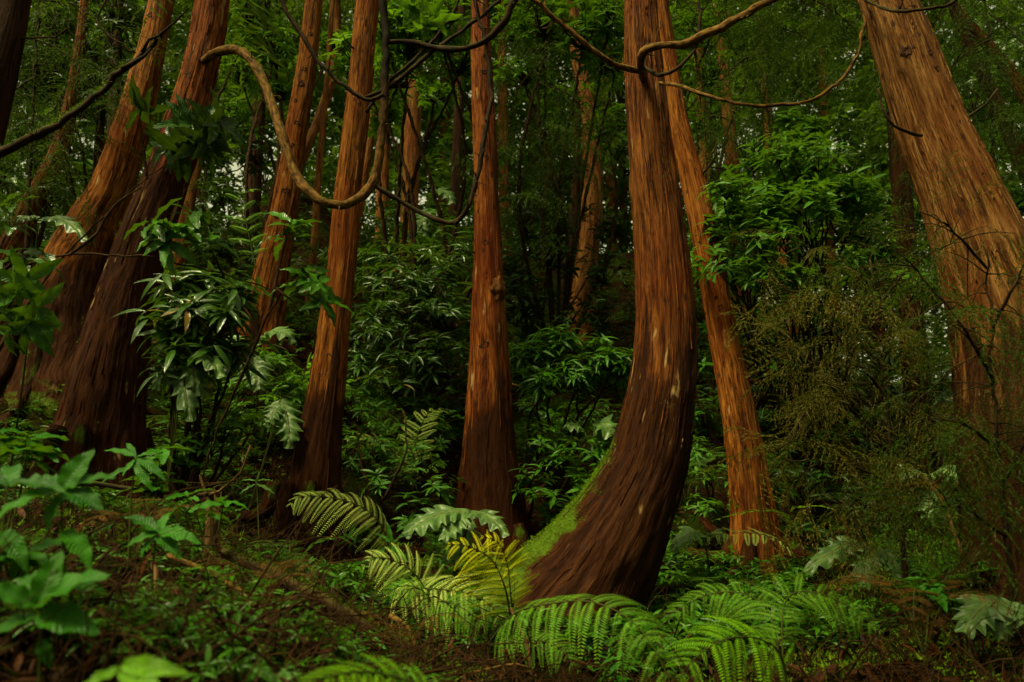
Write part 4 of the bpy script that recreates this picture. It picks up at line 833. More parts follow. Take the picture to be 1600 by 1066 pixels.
shrub('shrub', "shrub with long shining leaves right of the red leaning trunk", 'shrub', gnd(300, 5.4), [(280,435,5.0,.18,9),(320,425,5.0,.20,10),(355,450,4.9,.22,12),(300,470,4.9,.22,12),(345,490,4.85,.16,8),(270,500,4.9,.2,10),(320,540,4.9,.26,12),(370,540,5.0,.2,8),(280,570,4.9,.2,8)], 0.19, LF_LONG, G_GLOSS, 7, S, tilt=0.1, flat=0.5)
shrub('shrub', "low leafy shrub in shade below the big hanging leaves on the left", 'shrub', gnd(320, 5.6), [(300,650,5.4,.2,8),(350,665,5.3,.22,10),(390,660,5.5,.18,7),(330,690,5.2,.2,8),(280,700,5.2,.2,8)], 0.12, LF_MID, G_MID, 6, S)
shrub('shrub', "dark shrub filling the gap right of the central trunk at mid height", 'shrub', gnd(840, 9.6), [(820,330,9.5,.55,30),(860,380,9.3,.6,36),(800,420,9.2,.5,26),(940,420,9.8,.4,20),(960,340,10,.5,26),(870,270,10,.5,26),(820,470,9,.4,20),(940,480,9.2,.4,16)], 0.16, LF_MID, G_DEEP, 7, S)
shrub('shrub', "leafy shrub on the slope behind the slim orange trunk", 'shrub', gnd(1120, 8.6), [(1080,560,8.4,.3,14),(1100,480,8.6,.4,22),(1190,500,8.6,.4,24),(1210,560,8.4,.4,24),(1100,640,8.0,.35,18),(1180,420,8.8,.4,24)], 0.15, LF_MID, G_MID, 7, S)
shrub('shrub', "pale leafy shrub seen through the sprays below the bright gap on the right", 'shrub', gnd(1340, 9.2), [(1300,520,9,.4,24),(1240,580,8.8,.4,24),(1330,600,8.8,.5,30),(1400,620,8.6,.45,26),(1270,640,8.4,.4,22),(1380,560,9,.4,22),(1460,600,8.6,.4,20)], 0.16, LF_MID, G_GLOSS, 7, S)
shrub('shrub', "round green shrub right of the tan trunk at the edge", 'shrub', gnd(1640, 6.5), [(1590,310,6.4,.22,20),(1620,340,6.3,.3,26),(1640,400,6.2,.3,24)], 0.13, LF_MID, G_BRIGHT, 7, S)
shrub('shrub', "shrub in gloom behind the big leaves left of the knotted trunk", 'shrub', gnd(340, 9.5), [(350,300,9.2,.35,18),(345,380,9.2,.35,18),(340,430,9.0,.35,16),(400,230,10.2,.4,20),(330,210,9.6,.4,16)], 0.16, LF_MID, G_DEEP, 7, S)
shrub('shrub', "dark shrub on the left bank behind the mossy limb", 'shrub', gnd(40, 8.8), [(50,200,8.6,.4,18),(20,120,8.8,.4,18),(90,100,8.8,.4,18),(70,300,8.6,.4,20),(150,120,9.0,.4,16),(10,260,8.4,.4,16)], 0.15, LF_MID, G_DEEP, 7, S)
shrub('shrub', "low shrub with ragged leaves at the dark centre below the whorled spray", 'shrub', gnd(850, 6.9), [(840,690,6.6,.24,12),(880,720,6.4,.24,14),(830,750,6.2,.2,10),(930,700,6.6,.22,12),(860,780,6.0,.2,10),(905,760,6.2,.2,10)], 0.12, LF_MID, G_MID, 7, S)
shrub('shrub', "low green shrub between the fibrous orange and central trunk near the ground", 'shrub', gnd(640, 6.4), [(600,740,6.2,.24,12),(660,720,6.3,.26,14),(690,760,6.1,.2,10),(560,640,6.8,.26,14),(640,790,5.9,.18,8),(590,700,6.4,.22,10),(570,830,5.6,.16,7)], 0.11, LF_MID, G_MID, 7, S)
shrub('shrub', "low shrub on the dark bank under the olive sprays", 'shrub', gnd(1330, 6.2), [(1300,760,6.0,.25,12),(1360,780,5.8,.25,12),(1250,740,6.4,.25,12),(1420,800,5.4,.2,10),(1270,830,5.6,.2,10)], 0.11, LF_MID, G_DEEP, 7, S)
shrub('shrub', "bright low shrub on the bank behind the gap between fibrous and central trunk", 'shrub', gnd(620, 7.8), [(560,700,7.2,.24,16),(600,660,7.3,.26,18),(650,640,7.4,.26,18),(690,670,7.2,.24,16),(640,700,7.0,.24,16),(580,620,7.6,.22,14)], 0.10, LF_MID, G_BRIGHT, 7, S, sr=.01)
shrub('shrub', "bright low shrub on the bank left of the curved trunk", 'shrub', gnd(900, 8.2), [(840,640,7.8,.24,16),(880,660,7.6,.26,18),(920,640,7.8,.26,18),(950,680,7.5,.2,12),(860,690,7.2,.22,14)], 0.10, LF_MID, G_MID, 7, S, sr=.01)
shrub('shrub', "fresh green shrub glowing on the bank left of the fibrous orange trunk", 'shrub', gnd(420, 8.0), [(380,600,7.4,.24,16),(430,570,7.5,.26,18),(460,600,7.4,.22,14),(400,650,7.0,.24,14),(440,640,7.0,.2,12)], 0.11, LF_MID, G_BRIGHT, 7, S, sr=.01)
shrub('shrub', "leafy shrub high on the bank left of the central trunk, below the rosy trunk", 'shrub', gnd(650, 11.0), [(600,400,10.4,.4,18),(650,380,10.4,.4,20),(690,400,10.3,.4,18),(620,350,10.8,.35,14),(700,350,10.8,.35,14)], 0.15, LF_MID, G_MID, 7, S, sr=.014)
shrub('shrub', "fine leaved bright shrub on the bank right of the slim orange trunk", 'shrub', gnd(1230, 7.6), [(1210,640,7.2,.24,14),(1240,700,6.9,.26,16),(1290,690,6.9,.26,16),(1330,660,7.1,.24,14),(1220,760,6.5,.2,12)], 0.09, LF_MID, G_MID, 7, S, sr=.01)
shrub('shrub', "fresh green shrub low between the curved and the slim orange trunk", 'shrub', gnd(1100, 7.2), [(1085,700,7.0,.18,12),(1110,740,6.8,.2,14),(1095,790,6.6,.18,12)], 0.09, LF_MID, G_BRIGHT, 7, S, sr=.01)
# canopy foliage seen at the top
S2 = "broad leaved trees reaching into the upper frame"
shrub('broadleaf_tree', "light green leafy crown at the top between the fibrous and central trunk", 'tree', gnd(640, 8.8), [(600,30,7.8,.35,30),(640,60,7.9,.4,36),(690,30,7.8,.4,36),(720,90,8.2,.35,26),(620,110,8.2,.4,28),(660,-60,7.8,.6,40),(600,170,8.6,.35,20),(680,140,8.6,.3,16),(560,90,8.4,.4,24)], 0.16, LF_MID, G_CANOPY_LIT, 7, S2, sr=0.03)
shrub('broadleaf_tree', "light green leafy crown at the top between the central and curved trunk", 'tree', gnd(870, 9.6), [(850,30,8.8,.45,36),(910,50,8.6,.45,36),(950,20,8.6,.4,34),(960,90,8.8,.35,26),(820,110,9.2,.4,26),(880,-60,8.8,.6,40),(950,190,9.6,.35,20),(800,40,9.2,.4,26),(880,150,9.6,.4,18)], 0.17, LF_MID, G_CANOPY_LIT, 7, S2, sr=0.03)
shrub('broadleaf_tree', "leafy crown at the top between the leaning red and the knotted trunk", 'tree', gnd(400, 9.6), [(390,20,10.0,.45,34),(430,70,10.0,.45,34),(380,110,10.2,.4,24),(440,140,10.2,.35,20),(410,-70,10.0,.6,36),(520,60,10.8,.35,22),(370,180,10.4,.35,18)], 0.17, LF_MID, G_CANOPY_LIT, 7, S2, sr=0.03)
shrub('broadleaf_tree', "dim leafy crown in the upper left between the corner trunk and the torn one", 'tree', gnd(130, 10), [(90,20,9,.5,30),(150,60,9,.5,30),(190,10,9,.4,26),(60,90,9,.5,26),(120,150,9.2,.45,22),(110,-90,9,.7,36)], 0.16, LF_MID, G_DEEP, 7, S2, sr=0.03)
shrub('broadleaf_tree', "leafy crown right of the curved trunk's top", 'tree', gnd(1110, 9.4), [(1080,40,8.8,.4,28),(1130,20,8.8,.45,30),(1180,50,8.8,.4,26),(1110,110,9,.4,22),(1140,-60,8.8,.6,36),(1090,190,9.4,.3,14)], 0.15, LF_MID, G_CANOPY_LIT, 7, S2, sr=0.03)

# near saplings with serrate leaves crossing the left trunks
def sapling(label, base, twigs, tips, L, mat, n=7, T=LF_NEAR, tilt=0.15, up=0.5, smat=M_TWIG, group="thin saplings in front of the left trunks", w=0.009, jit=0.03):
    """twigs: pixel paths; tips: (px,py,d, dirx,diry,dirz)"""
    root = thing('sapling', label, 'sapling', base, group); ms = MB(); ml = MB()
    for tw in twigs:
        pp = px_path(tw, None); tube(ms, pp, w, w * 0.35, 7, wob=0.02)
    tp = np.array([P(*t_[:3]) for t_ in tips]); dr = norm(np.array([t_[3:6] for t_ in tips], float))
    whorls(ml, tp, dr, n, L, T, tilt, up=up)
    ml.build('foliage', mat, root); ms.build('stem', smat, root); return root
sapling("sapling with a drooping dark cluster of leaves before the leaning red trunk", P(-40, 700, 4.2),
  [[(-60,640,4.2),(60,450,4.2),(150,350,4.15),(230,280,4.1),(275,240,4.1),(290,215,4.05)], [(275,240,4.1),(320,200,4.0),(335,190,4.0)], [(230,280,4.1),(222,220,4.1),(220,170,4.1)]],
  [(220,172,4.1,-1,0,.1),(262,225,4.0,-.3,-.4,-.2),(300,195,3.95,.2,-.5,-.1),(330,200,3.95,1,-.2,-.3),(345,188,3.9,1,-.3,-.1),(285,235,4.0,.1,-.4,-.6),(318,220,3.95,.5,-.4,-.6)], 0.19, G_DEEP, 8, tilt=0.35, up=0.25)
sapling("sapling with serrate green leaves across the middle of the leaning red trunk", P(-60, 720, 4.1),
  [[(-80,560,4.1),(0,436,4.1),(60,410,4.1),(110,398,4.1),(180,401,4.1),(250,403,4.1),(300,417,4.15),(350,432,4.2),(400,447,4.2),(440,452,4.2)], [(110,398,4.1),(150,365,4.1),(180,320,4.1),(220,290,4.1)], [(250,403,4.1),(258,370,4.05),(262,352,4.05)], [(350,432,4.2),(330,390,4.2)], [(430,450,4.2),(455,470,4.2)]],
  [(258,350,4.0,-.2,-.3,.5),(288,352,4.0,.5,-.3,.3),(232,345,4.0,-.6,-.3,.3),(335,365,4.1,.5,-.3,.5),(310,330,4.1,.3,-.2,.7),(262,372,3.95,.1,-.6,-.4)], 0.20, G_MID, 7, tilt=0.15)
sapling("sapling whose green sprigs hang in front of the fibrous orange trunk's left edge", P(560, 700, 4.6),
  [[(390,560,4.5),(420,490,4.5),(450,440,4.5),(480,425,4.5),(500,430,4.5)], [(420,490,4.5),(440,400,4.5),(446,350,4.5)], [(390,560,4.5),(330,700,4.7),(300,800,4.9)]],
  [(455,345,4.5,.2,-.3,.4),(440,365,4.5,-.4,-.3,.3),(485,425,4.5,.4,-.4,.1),(500,440,4.45,.6,-.4,-.2),(460,440,4.5,-.4,-.4,0),(505,470,4.5,.4,-.4,-.6)], 0.18, G_MID, 7, tilt=0.2)
sapling("sapling with shining leaves at the left edge above the long thin twig", P(-60, 640, 3.8),
  [[(-60,560,3.8),(-20,440,3.8),(10,360,3.8),(20,290,3.8)], [(-20,440,3.8),(30,400,3.75),(55,360,3.75)]],
  [(15,275,3.75,.3,-.3,.4),(10,310,3.7,-.3,-.4,.3),(40,400,3.7,.5,-.4,.2),(8,395,3.7,-.3,-.5,.3),(20,340,3.7,.3,-.4,.2),(70,395,3.8,.5,-.2,.2)], 0.14, G_GLOSS, 6)
sapling("sapling with hanging leaves at the left edge below the long thin twig", P(-60, 780, 3.6),
  [[(-60,640,3.6),(-10,520,3.6),(30,450,3.6),(40,430,3.6)], [(-10,520,3.6),(40,490,3.6),(60,480,3.6)]],
  [(40,440,3.55,.2,-.4,-.4),(15,460,3.5,-.3,-.4,-.3),(60,480,3.55,.6,-.3,-.2),(45,510,3.5,.4,-.4,-.4),(10,520,3.5,-.2,-.4,-.4)], 0.17, G_MID, 6, up=0.1, tilt=0.4)
sapling("bright leaves dangling from the top edge beside the hanging dark limb", P(660, -60, 4.4),
  [[(700,-60,4.4),(680,-20,4.4),(655,8,4.4),(640,20,4.4)], [(680,-20,4.4),(705,20,4.4)]],
  [(650,18,4.35,-.4,-.4,-.6),(680,25,4.35,.3,-.4,-.6),(635,5,4.35,-.5,-.4,-.4),(665,45,4.35,.1,-.3,-.8)], 0.15, G_BRIGHT, 6, up=0.0, tilt=0.5)

# foreground leafy plants, bottom left (out of focus)
GF = "leafy plants growing close to the camera"
leafy('broadleaf_plant', "large leaved plant with a pale upright leaf at the left edge", gnd(60, 1.5, -.1), [
    ([(60,1160,1.5),(62,1010,1.5),(62,940,1.5)], 0.004, [(58,945,1.5,92,855,1.5,1.0,(.3,-1,.3)),(58,950,1.5,150,865,1.45,.9),(55,945,1.5,-20,905,1.45,.9),(60,960,1.5,148,968,1.45,1.0),(58,960,1.5,-30,985,1.45,.9),(60,1000,1.5,85,1045,1.5,1.0),(60,940,1.52,30,870,1.6,.8)])], G_NEAR, group=GF)
leafy('broadleaf_plant', "broad leaved plant filling the left edge under the mossy bank", gnd(40, 1.8, -.1), [
    ([(110,1100,1.8),(100,900,1.8),(96,770,1.8)], 0.004, [(96,765,1.8,140,695,1.8,1.0,(.2,-1,.4)),(96,765,1.8,-30,790,1.7,.7),(100,765,1.8,175,725,1.8,.8),(98,770,1.8,160,775,1.75,1.0),(96,770,1.8,40,730,1.85,.8),(96,775,1.8,60,825,1.75,.9),(98,830,1.8,150,870,1.75,.9)]),
    ([(-20,1100,1.8),(0,900,1.8),(10,760,1.8)], 0.004, [(10,760,1.8,100,735,1.75,.7),(10,760,1.8,-50,720,1.8,.8),(5,830,1.8,45,880,1.75,.8),(8,765,1.8,20,700,1.9,.8)])], G_NEAR, group=GF)
leafy('broadleaf_plant', "plant with long pointed leaves below the fern bank, left of centre", gnd(250, 2.3, -.1), [
    ([(240,1050,2.3),(238,900,2.3),(245,835,2.3)], 0.004, [(248,832,2.3,195,790,2.3,.8),(248,832,2.3,312,832,2.25,.7),(248,832,2.3,190,845,2.25,.7),(248,832,2.3,262,790,2.35,.7),(245,838,2.3,285,862,2.25,.8),(245,838,2.3,210,865,2.25,.8),(245,838,2.3,230,812,2.35,.8)])], G_NEAR, group=GF)
leafy('broadleaf_plant', "lime green plant with two blurred leaves on the bottom edge", gnd(185, 1.15, -.1), [
    ([(187,1160,1.15),(188,1080,1.15),(190,1040,1.15)], 0.003, [(190,1040,1.15,285,1042,1.12,.62,(-.2,-1,.6)),(190,1045,1.15,95,1082,1.1,.5,(.2,-.6,1)),(190,1048,1.15,262,1090,1.08,.6)])], G_LIME, group=GF)
leafy('broadleaf_plant', "small plant with narrow leaves above the lime green one", gnd(280, 2.0, -.1), [
    ([(320,1080,2.0),(300,1000,2.0),(290,985,2.0)], 0.003, [(288,985,2.0,250,985,2.0,.7),(290,985,2.0,312,975,2.0,.7),(290,985,2.0,275,960,2.0,.7),(292,990,2.0,315,1000,1.95,.7)])], G_NEAR, group=GF)
leafy('broadleaf_plant', "small blurred plant at the bottom edge left of the lime fern frond", gnd(420, 1.7, -.1), [
    ([(430,1150,1.7),(432,1070,1.7)], 0.003, [(432,1065,1.7,392,1035,1.7,.8),(432,1065,1.7,470,1045,1.7,.8),(432,1068,1.7,448,1035,1.72,.7),(430,1072,1.7,400,1075,1.65,.8)])], G_BRIGHT, group=GF)
leafy('broadleaf_plant', "green plant with serrate leaves above the left ferns, on the bank's crest", gnd(205, 2.8, -.1), [
    ([(200,900,2.8),(205,780,2.8),(212,715,2.8)], 0.004, [(212,715,2.8,160,690,2.8,.7),(212,715,2.8,262,740,2.75,.8),(212,715,2.8,250,700,2.8,.7),(212,718,2.8,185,740,2.75,.8),(210,720,2.8,236,765,2.75,.8),(208,730,2.8,150,745,2.75,.7),(212,716,2.8,195,680,2.85,.6)])], G_NEAR, T=LF_NEAR, group=GF)
leafy('broadleaf_plant', "small plant with upright leaves between the pale and the grey green fern", gnd(610, 4.8), [
    ([(615,920,4.8),(612,850,4.8)], 0.005, [(612,850,4.8,585,825,4.8,.6),(612,850,4.8,648,820,4.75,.6),(612,850,4.8,605,810,4.8,.6),(612,855,4.8,640,870,4.7,.7),(612,855,4.8,580,862,4.7,.7),(612,852,4.8,625,880,4.7,.7)])], G_NEAR, T=LF_NEAR, group=GF)
leafy('broadleaf_plant', "small bright plant growing by the broken pale stump", gnd(400, 4.4), [
    ([(405,850,4.4),(402,770,4.4),(400,752,4.4)], 0.004, [(400,752,4.4,372,745,4.4,.5),(400,752,4.4,428,745,4.4,.5),(400,752,4.4,405,735,4.4,.5),(400,757,4.4,370,768,4.35,.5),(400,757,4.4,430,765,4.35,.5)])], G_BRIGHT, T=LF_NEAR, group=GF)

for k, (px, py, d, n_, L, lab) in enumerate([
    (40, 690, 3.0, 7, .17, "plant with narrow leaves at the left edge on top of the bank"), (330, 800, 3.2, 6, .12, "thin plant with pale leaves just left of the broken stump"),
    (120, 930, 2.0, 6, .12, "plant half hidden behind the large leaved one at lower left"), (20, 880, 1.9, 6, .13, "plant whose leaves poke in from the left edge low down"),
    (560, 985, 3.3, 6, .12, "seedling among dead fern below the pale arching frond"), (1480, 930, 3.4, 6, .12, "seedling by the dark lobed leaves at lower right"),
    (960, 1030, 3.4, 6, .10, "seedling under the large deep green frond"), (370, 1010, 2.2, 6, .11, "seedling beside the brown bending branch"),
    (1090, 880, 5.2, 7, .13, "bright seedling in the gap right of the curved trunk"), (250, 720, 3.6, 7, .16, "leafy plant before the foot of the leaning red trunk")]):
    b_ = gnd(px, d); root = thing('broadleaf_plant', lab, 'plant', b_, GF); ml = MB(); ms = MB(); tp = P(px, py, d); tops = []
    for q in range(3):
        e = tp + rng.normal(size=3) * [.07, .06, .05]; tube(ms, [b_, (b_ + e) / 2 + rng.normal(size=3) * .03, e], .0045, .002, 6, n=12); tops.append(e)
    whorls(ml, np.array(tops), norm(rng.normal(size=(3, 3)) * .3 + UP), n_, L, LF_NEAR, .15, up=.5)
    ml.build('foliage', G_NEAR, root); ms.build('stem', M_STEM, root)

# ------------------------------------------------------------------ olive and green conifer sprays hanging on the right
def spray_tree(label, base, limbs, mat, n, sc=1.0, name='young_conifer', hang=0.5, rad=0.28, group="young conifers with hanging sprays on the right"):
    root = thing(name, label, 'tree', base, group); ms = MB(); pos = []; D = []
    for path, w in limbs:
        pp = px_path(path, None); c = tube(ms, pp, w, w * 0.3, 7, wob=0.03)
        k = int(n * 3.5 * (len(c) / 60) + 3)
        for _ in range(k):
            i = rng.integers(len(c) // 5, len(c)); az = rng.normal(size=3); o = norm(az * [1, 1, 0.5]); e = c[i] + o * rng.uniform(0.05, rad)
            tube(ms, [c[i], (c[i] + e) / 2 + UP * 0.02, e], 0.004, 0.0015, 4, n=4); pos.append(e); D.append(o + np.array([0, 0, -hang]) + rng.normal(size=3) * 0.3)
    pos = np.array(pos); D = np.array(D); mb = MB()
    for k, T in enumerate(SP_NEAR):
        sel = np.arange(len(pos)) % 3 == k
        inst(mb, T, pos[sel], frames(D[sel], UP + rng.normal(size=(sel.sum(), 3)) * 0.4), rng.uniform(0.45, 0.95, sel.sum()) * sc, tri=True)
    mb.build('foliage', mat, root, shade=False); ms.build('trunk', M_LIMBDK, root); return root
spray_tree("young conifer with rusty olive sprays in front of the dark hollow on the right", gnd(1400, 4.4), [
    ([(1420,960,4.4),(1405,800,4.4),(1385,650,4.4),(1375,520,4.4),(1360,400,4.4)], 0.016), ([(1395,720,4.4),(1340,650,4.3),(1280,590,4.2),(1230,560,4.2)], 0.009),
    ([(1385,620,4.4),(1320,540,4.3),(1260,470,4.3),(1200,430,4.3)], 0.009), ([(1400,760,4.4),(1330,730,4.2),(1260,720,4.2),(1200,700,4.2)], 0.008), ([(1378,540,4.4),(1300,430,4.4),(1240,380,4.4)], 0.008),
    ([(1390,680,4.4),(1460,600,4.3),(1520,560,4.2)], 0.008), ([(1372,480,4.4),(1420,420,4.3),(1480,380,4.2)], 0.008), ([(1405,820,4.4),(1350,790,4.2),(1310,780,4.1)], 0.007)], N_OLIVE, 14)
spray_tree("young conifer with dark green sprays over the lower part of the tan trunk", gnd(1560, 3.5), [
    ([(1590,1000,3.5),(1570,800,3.5),(1555,640,3.5),(1545,480,3.5),(1540,380,3.5)], 0.014), ([(1555,600,3.5),(1500,500,3.4),(1450,440,3.4),(1400,400,3.4)], 0.008),
    ([(1548,520,3.5),(1590,430,3.4),(1620,380,3.4)], 0.008), ([(1560,700,3.5),(1500,660,3.4),(1450,650,3.4)], 0.008), ([(1565,760,3.5),(1610,680,3.4),(1640,640,3.4)], 0.008), ([(1542,420,3.5),(1480,350,3.4),(1430,330,3.4)], 0.007), ([(1575,840,3.5),(1510,800,3.4),(1470,790,3.3)], 0.007)], N_GREEN, 11)
spray_tree("conifer with feathery yellow green sprays hanging at the top right of centre", gnd(1230, 7.8), [
    ([(1180,420,8.4),(1185,250,8.3),(1200,100,8.2),(1210,-60,8.2)], 0.02), ([(1200,-20,8.2),(1250,0,8.0),(1310,40,7.9),(1350,110,7.9)], 0.01), ([(1205,0,7.2),(1270,0,7.0),(1330,40,6.9),(1370,100,6.9)], 0.01),
    ([(1190,40,8.3),(1240,50,8.1),(1300,90,8.0)], 0.01), ([(1200,80,7.2),(1150,100,7.1),(1110,150,7.0)], 0.01), ([(1205,-40,7.2),(1130,-20,7.1),(1080,40,7.0)], 0.01), ([(1195,-60,8.2),(1280,0,8.0),(1260,60,7.9)], 0.01)], N_FAR, 13, 1.5, rad=0.5)
spray_tree("conifer with dark sprays filling the upper right corner", gnd(1540, 6.6), [
    ([(1560,420,6.2),(1550,200,6.2),(1540,0,6.2),(1530,-100,6.2)], 0.02), ([(1550,60,6.2),(1500,90,6.0),(1460,150,6.0),(1440,200,6.0)], 0.01), ([(1545,20,6.2),(1590,60,6.0),(1630,120,6.0)], 0.01),
    ([(1550,160,6.2),(1590,200,6.0),(1630,260,6.0)], 0.01), ([(1545,100,6.2),(1520,180,6.0),(1530,260,6.0)], 0.01), ([(1540,0,6.2),(1490,0,6.0),(1450,60,6.0)], 0.01)], N_GREEN, 12, 1.3, rad=0.5)
spray_tree("conifer with dim sprays in the upper left above the mossy limb", gnd(60, 7.0), [
    ([(40,420,6.8),(50,200,6.8),(60,0,6.8),(66,-100,6.8)], 0.02), ([(55,60,6.8),(110,90,6.6),(160,150,6.6)], 0.01), ([(55,120,6.8),(10,150,6.6),(-30,200,6.6)], 0.01), ([(60,0,6.8),(120,10,6.6),(180,60,6.6)], 0.01), ([(50,200,6.8),(100,230,6.6),(130,290,6.6)], 0.01)], N_GREEN, 9, 1.3, rad=0.45, group=None)
spray_tree("conifer with sprays drooping beside the curving reddish brown trunk", gnd(850, 8.9), [
    ([(850,420,8.6),(845,250,8.6),(840,100,8.6),(836,-60,8.6)], 0.02), ([(842,130,8.6),(890,150,8.4),(940,210,8.4)], 0.01), ([(845,200,8.6),(880,230,8.4),(900,290,8.4)], 0.01), ([(842,100,8.6),(810,140,8.4),(795,220,8.4)], 0.01), ([(845,240,8.6),(815,280,8.4),(800,340,8.4)], 0.01)], N_GREEN, 10, 1.5, rad=0.5, group=None)
spray_tree("conifer with sprays behind the slim orange trunk", gnd(1130, 8.2), [
    ([(1110,520,8.0),(1105,300,8.0),(1100,140,8.0)], 0.015), ([(1105,260,8.0),(1140,270,7.8),(1170,320,7.8)], 0.01), ([(1104,200,8.0),(1085,230,7.8),(1070,290,7.8)], 0.01), ([(1105,180,8.0),(1140,190,7.8),(1160,240,7.8)], 0.01)], N_GREEN, 9, 1.3, rad=0.4, group=None)

# ------------------------------------------------------------------ fallen wood
b = P(330, 860, 3.9); t = thing('broken_stump', "broken stump of pale splintered wood on the left bank", 'stump', b)
for k, (px, py, tx, ty, w_) in enumerate([(330, 850, 312, 742, .032), (336, 850, 346, 768, .026), (326, 850, 326, 790, .030), (340, 850, 335, 760, .02)]):
    mb = MB(); a0, a1 = P(px, py, 3.9), P(tx, ty, 3.85 + .03 * k); c = smooth([a0 - UP * .1, (a0 + a1) / 2 + rng.normal(size=3) * .012, a1], 14); th = np.linspace(0, 2 * pi, 10, endpoint=False)
    rr = w_ * np.linspace(1, 0.1, 14)[:, None] * (1 + 0.35 * vn(np.stack([np.cos(th) * 1.6 + 0 * c[:, :1], np.sin(th) * 1.6 + 0 * c[:, :1], c[:, 2:3] * 9 + 0 * th], -1) + k * 9))
    V = c[:, None] + np.stack([np.cos(th) * rr, np.sin(th) * rr * .6, 0 * rr], -1); i = np.arange(13)[:, None]; j = np.arange(10)[None]; j2 = (j + 1) % 10
    mb.add(V, Q=np.stack([i * 10 + j, i * 10 + j2, (i + 1) * 10 + j2, (i + 1) * 10 + j], -1).reshape(-1, 4), A=V); mb.build('splinter', M_DEAD, t)
def log(label, path, w0, w1, mat=M_LIMB, moss=False, name='fallen_branch', twigs=5, group="branches lying on the slope"):
    pp = px_path(path, None); t = thing(name, label, 'branch', pp[0], group)
    mb = MB(); c = tube(mb, pp, w0, w1, 10, wob=0.02, rnd=rng.random())
    for _ in range(twigs):
        i = rng.integers(2, len(c) - 1); e = c[i] + norm(rng.normal(size=3) + [0, -.3, .1]) * rng.uniform(0.05, 0.25); tube(mb, [c[i], (c[i] + e) / 2 + rng.normal(size=3) * .02, e], w1 * .6, w1 * .2, 5, n=5)
    mb.build('bough', mat, t)
    if moss:
        mm = MB(); tufts(mm, c + [0, 0, w0 * .8], np.tile([0, -.3, 1.], (len(c), 1)), 4000, 0.008, 0.02); mm.build('moss', M_MOSS, t, shade=False)
log("brown branch bending down to the right in front of the left bank", [(262,868,2.8),(320,890,2.75),(370,920,2.7),(410,960,2.65),(425,1000,2.6),(445,1045,2.6)], 0.010, 0.006)
log("mossy log slanting down to the right from the broken stump", [(290,840,4.2),(360,870,4.0),(440,905,3.8),(520,945,3.6),(600,1000,3.5)], 0.040, 0.026, M_LIMBDK, True)
log("thin curved branch rising beside the broken stump", [(250,770,3.8),(300,775,3.8),(345,765,3.8),(375,735,3.8),(392,695,3.8)], 0.008, 0.004, M_DEAD)
log("dark thin branch lying across the left bank behind the leaves", [(120,752,3.6),(200,762,3.6),(260,770,3.6),(330,774,3.6)], 0.010, 0.008, M_LIMBDK)
log("pale root running down the bank below the serrate plant", [(240,880,2.7),(246,920,2.65),(240,960,2.6),(244,1010,2.6)], 0.010, 0.007, M_DEAD)
log("thin reddish stick standing by the mossy foot of the curved trunk", [(798,950,3.7),(815,985,3.65),(828,1020,3.6),(835,1075,3.6)], 0.006, 0.005, M_DEAD, twigs=2)
log("brown broken stalk sticking up among dead fern below the grey green fern", [(610,962,3.5),(635,980,3.45),(650,1010,3.4),(662,1050,3.4)], 0.012, 0.008, M_LIMB, twigs=1)
log("yellowish twig lying low at the bottom centre", [(740,1050,3.3),(770,1045,3.3),(800,1040,3.3),(830,1048,3.3)], 0.006, 0.004, M_LIMB, twigs=2)
log("crooked bare branch in the dark hollow right of centre", [(1350,775,4.6),(1385,770,4.5),(1420,760,4.5),(1460,758,4.5),(1480,790,4.4),(1500,840,4.4)], 0.012, 0.008, M_LIMB)
log("long thin branch leaning through the dark at the lower right", [(1440,740,4.2),(1470,780,4.1),(1495,840,4.0),(1505,880,4.0)], 0.010, 0.007, M_LIMB)
log("mossy log behind the long fronds right of the curved trunk's foot", [(1010,925,5.3),(1070,918,5.3),(1140,915,5.3)], 0.03, 0.025, M_LIMBDK, True)
log("bare arching twig in front of the shade between fibrous and central trunk", [(600,780,5.6),(620,740,5.6),(635,700,5.6),(632,640,5.7)], 0.010, 0.005, M_LIMBDK)
log("fallen twig on the far bank under the central whorled spray", [(800,600,7.2),(830,608,7.1),(870,605,7.0),(910,590,7.0)], 0.010, 0.006, M_LIMB)
log("bare crossing twigs right of the slim orange trunk", [(1215,700,5.6),(1240,670,5.5),(1260,640,5.5)], 0.006, 0.003, M_DEAD)

# ------------------------------------------------------------------ ground cover nobody could count
def gpts(n, x0, x1, y0, y1, persp=True):
    y = y0 * (y1 / y0) ** rng.random(n) if persp else rng.uniform(y0, y1, n); x = rng.uniform(-0.78, 0.78, n) * y
    p = np.stack([x, y, H(x, y)], -1); return p
def gnormal(p, e=0.05):
    hx = (H(p[:, 0] + e, p[:, 1]) - H(p[:, 0] - e, p[:, 1])) / (2 * e); hy = (H(p[:, 0], p[:, 1] + e) - H(p[:, 0], p[:, 1] - e)) / (2 * e)
    return norm(np.stack([-hx, -hy, np.ones(len(p))], -1))
p = gpts(20000, 0, 0, 1.2, 13); N = gnormal(p); mb = MB(); D = norm(rng.normal(size=p.shape) + N * rng.uniform(-0.2, 0.5, (len(p), 1)))
inst(mb, LF_MID, p + N * 0.012, frames(D, N + rng.normal(size=p.shape) * 0.6), rng.uniform(0.03, 0.10, len(p)))
tag(mb.build('leaf_litter', M_LITTER), "brown dead leaves littering the slope between the trunks", 'leaf litter', kind='stuff')
p = gpts(7000, 0, 0, 1.4, 13); N = gnormal(p); mb = MB()
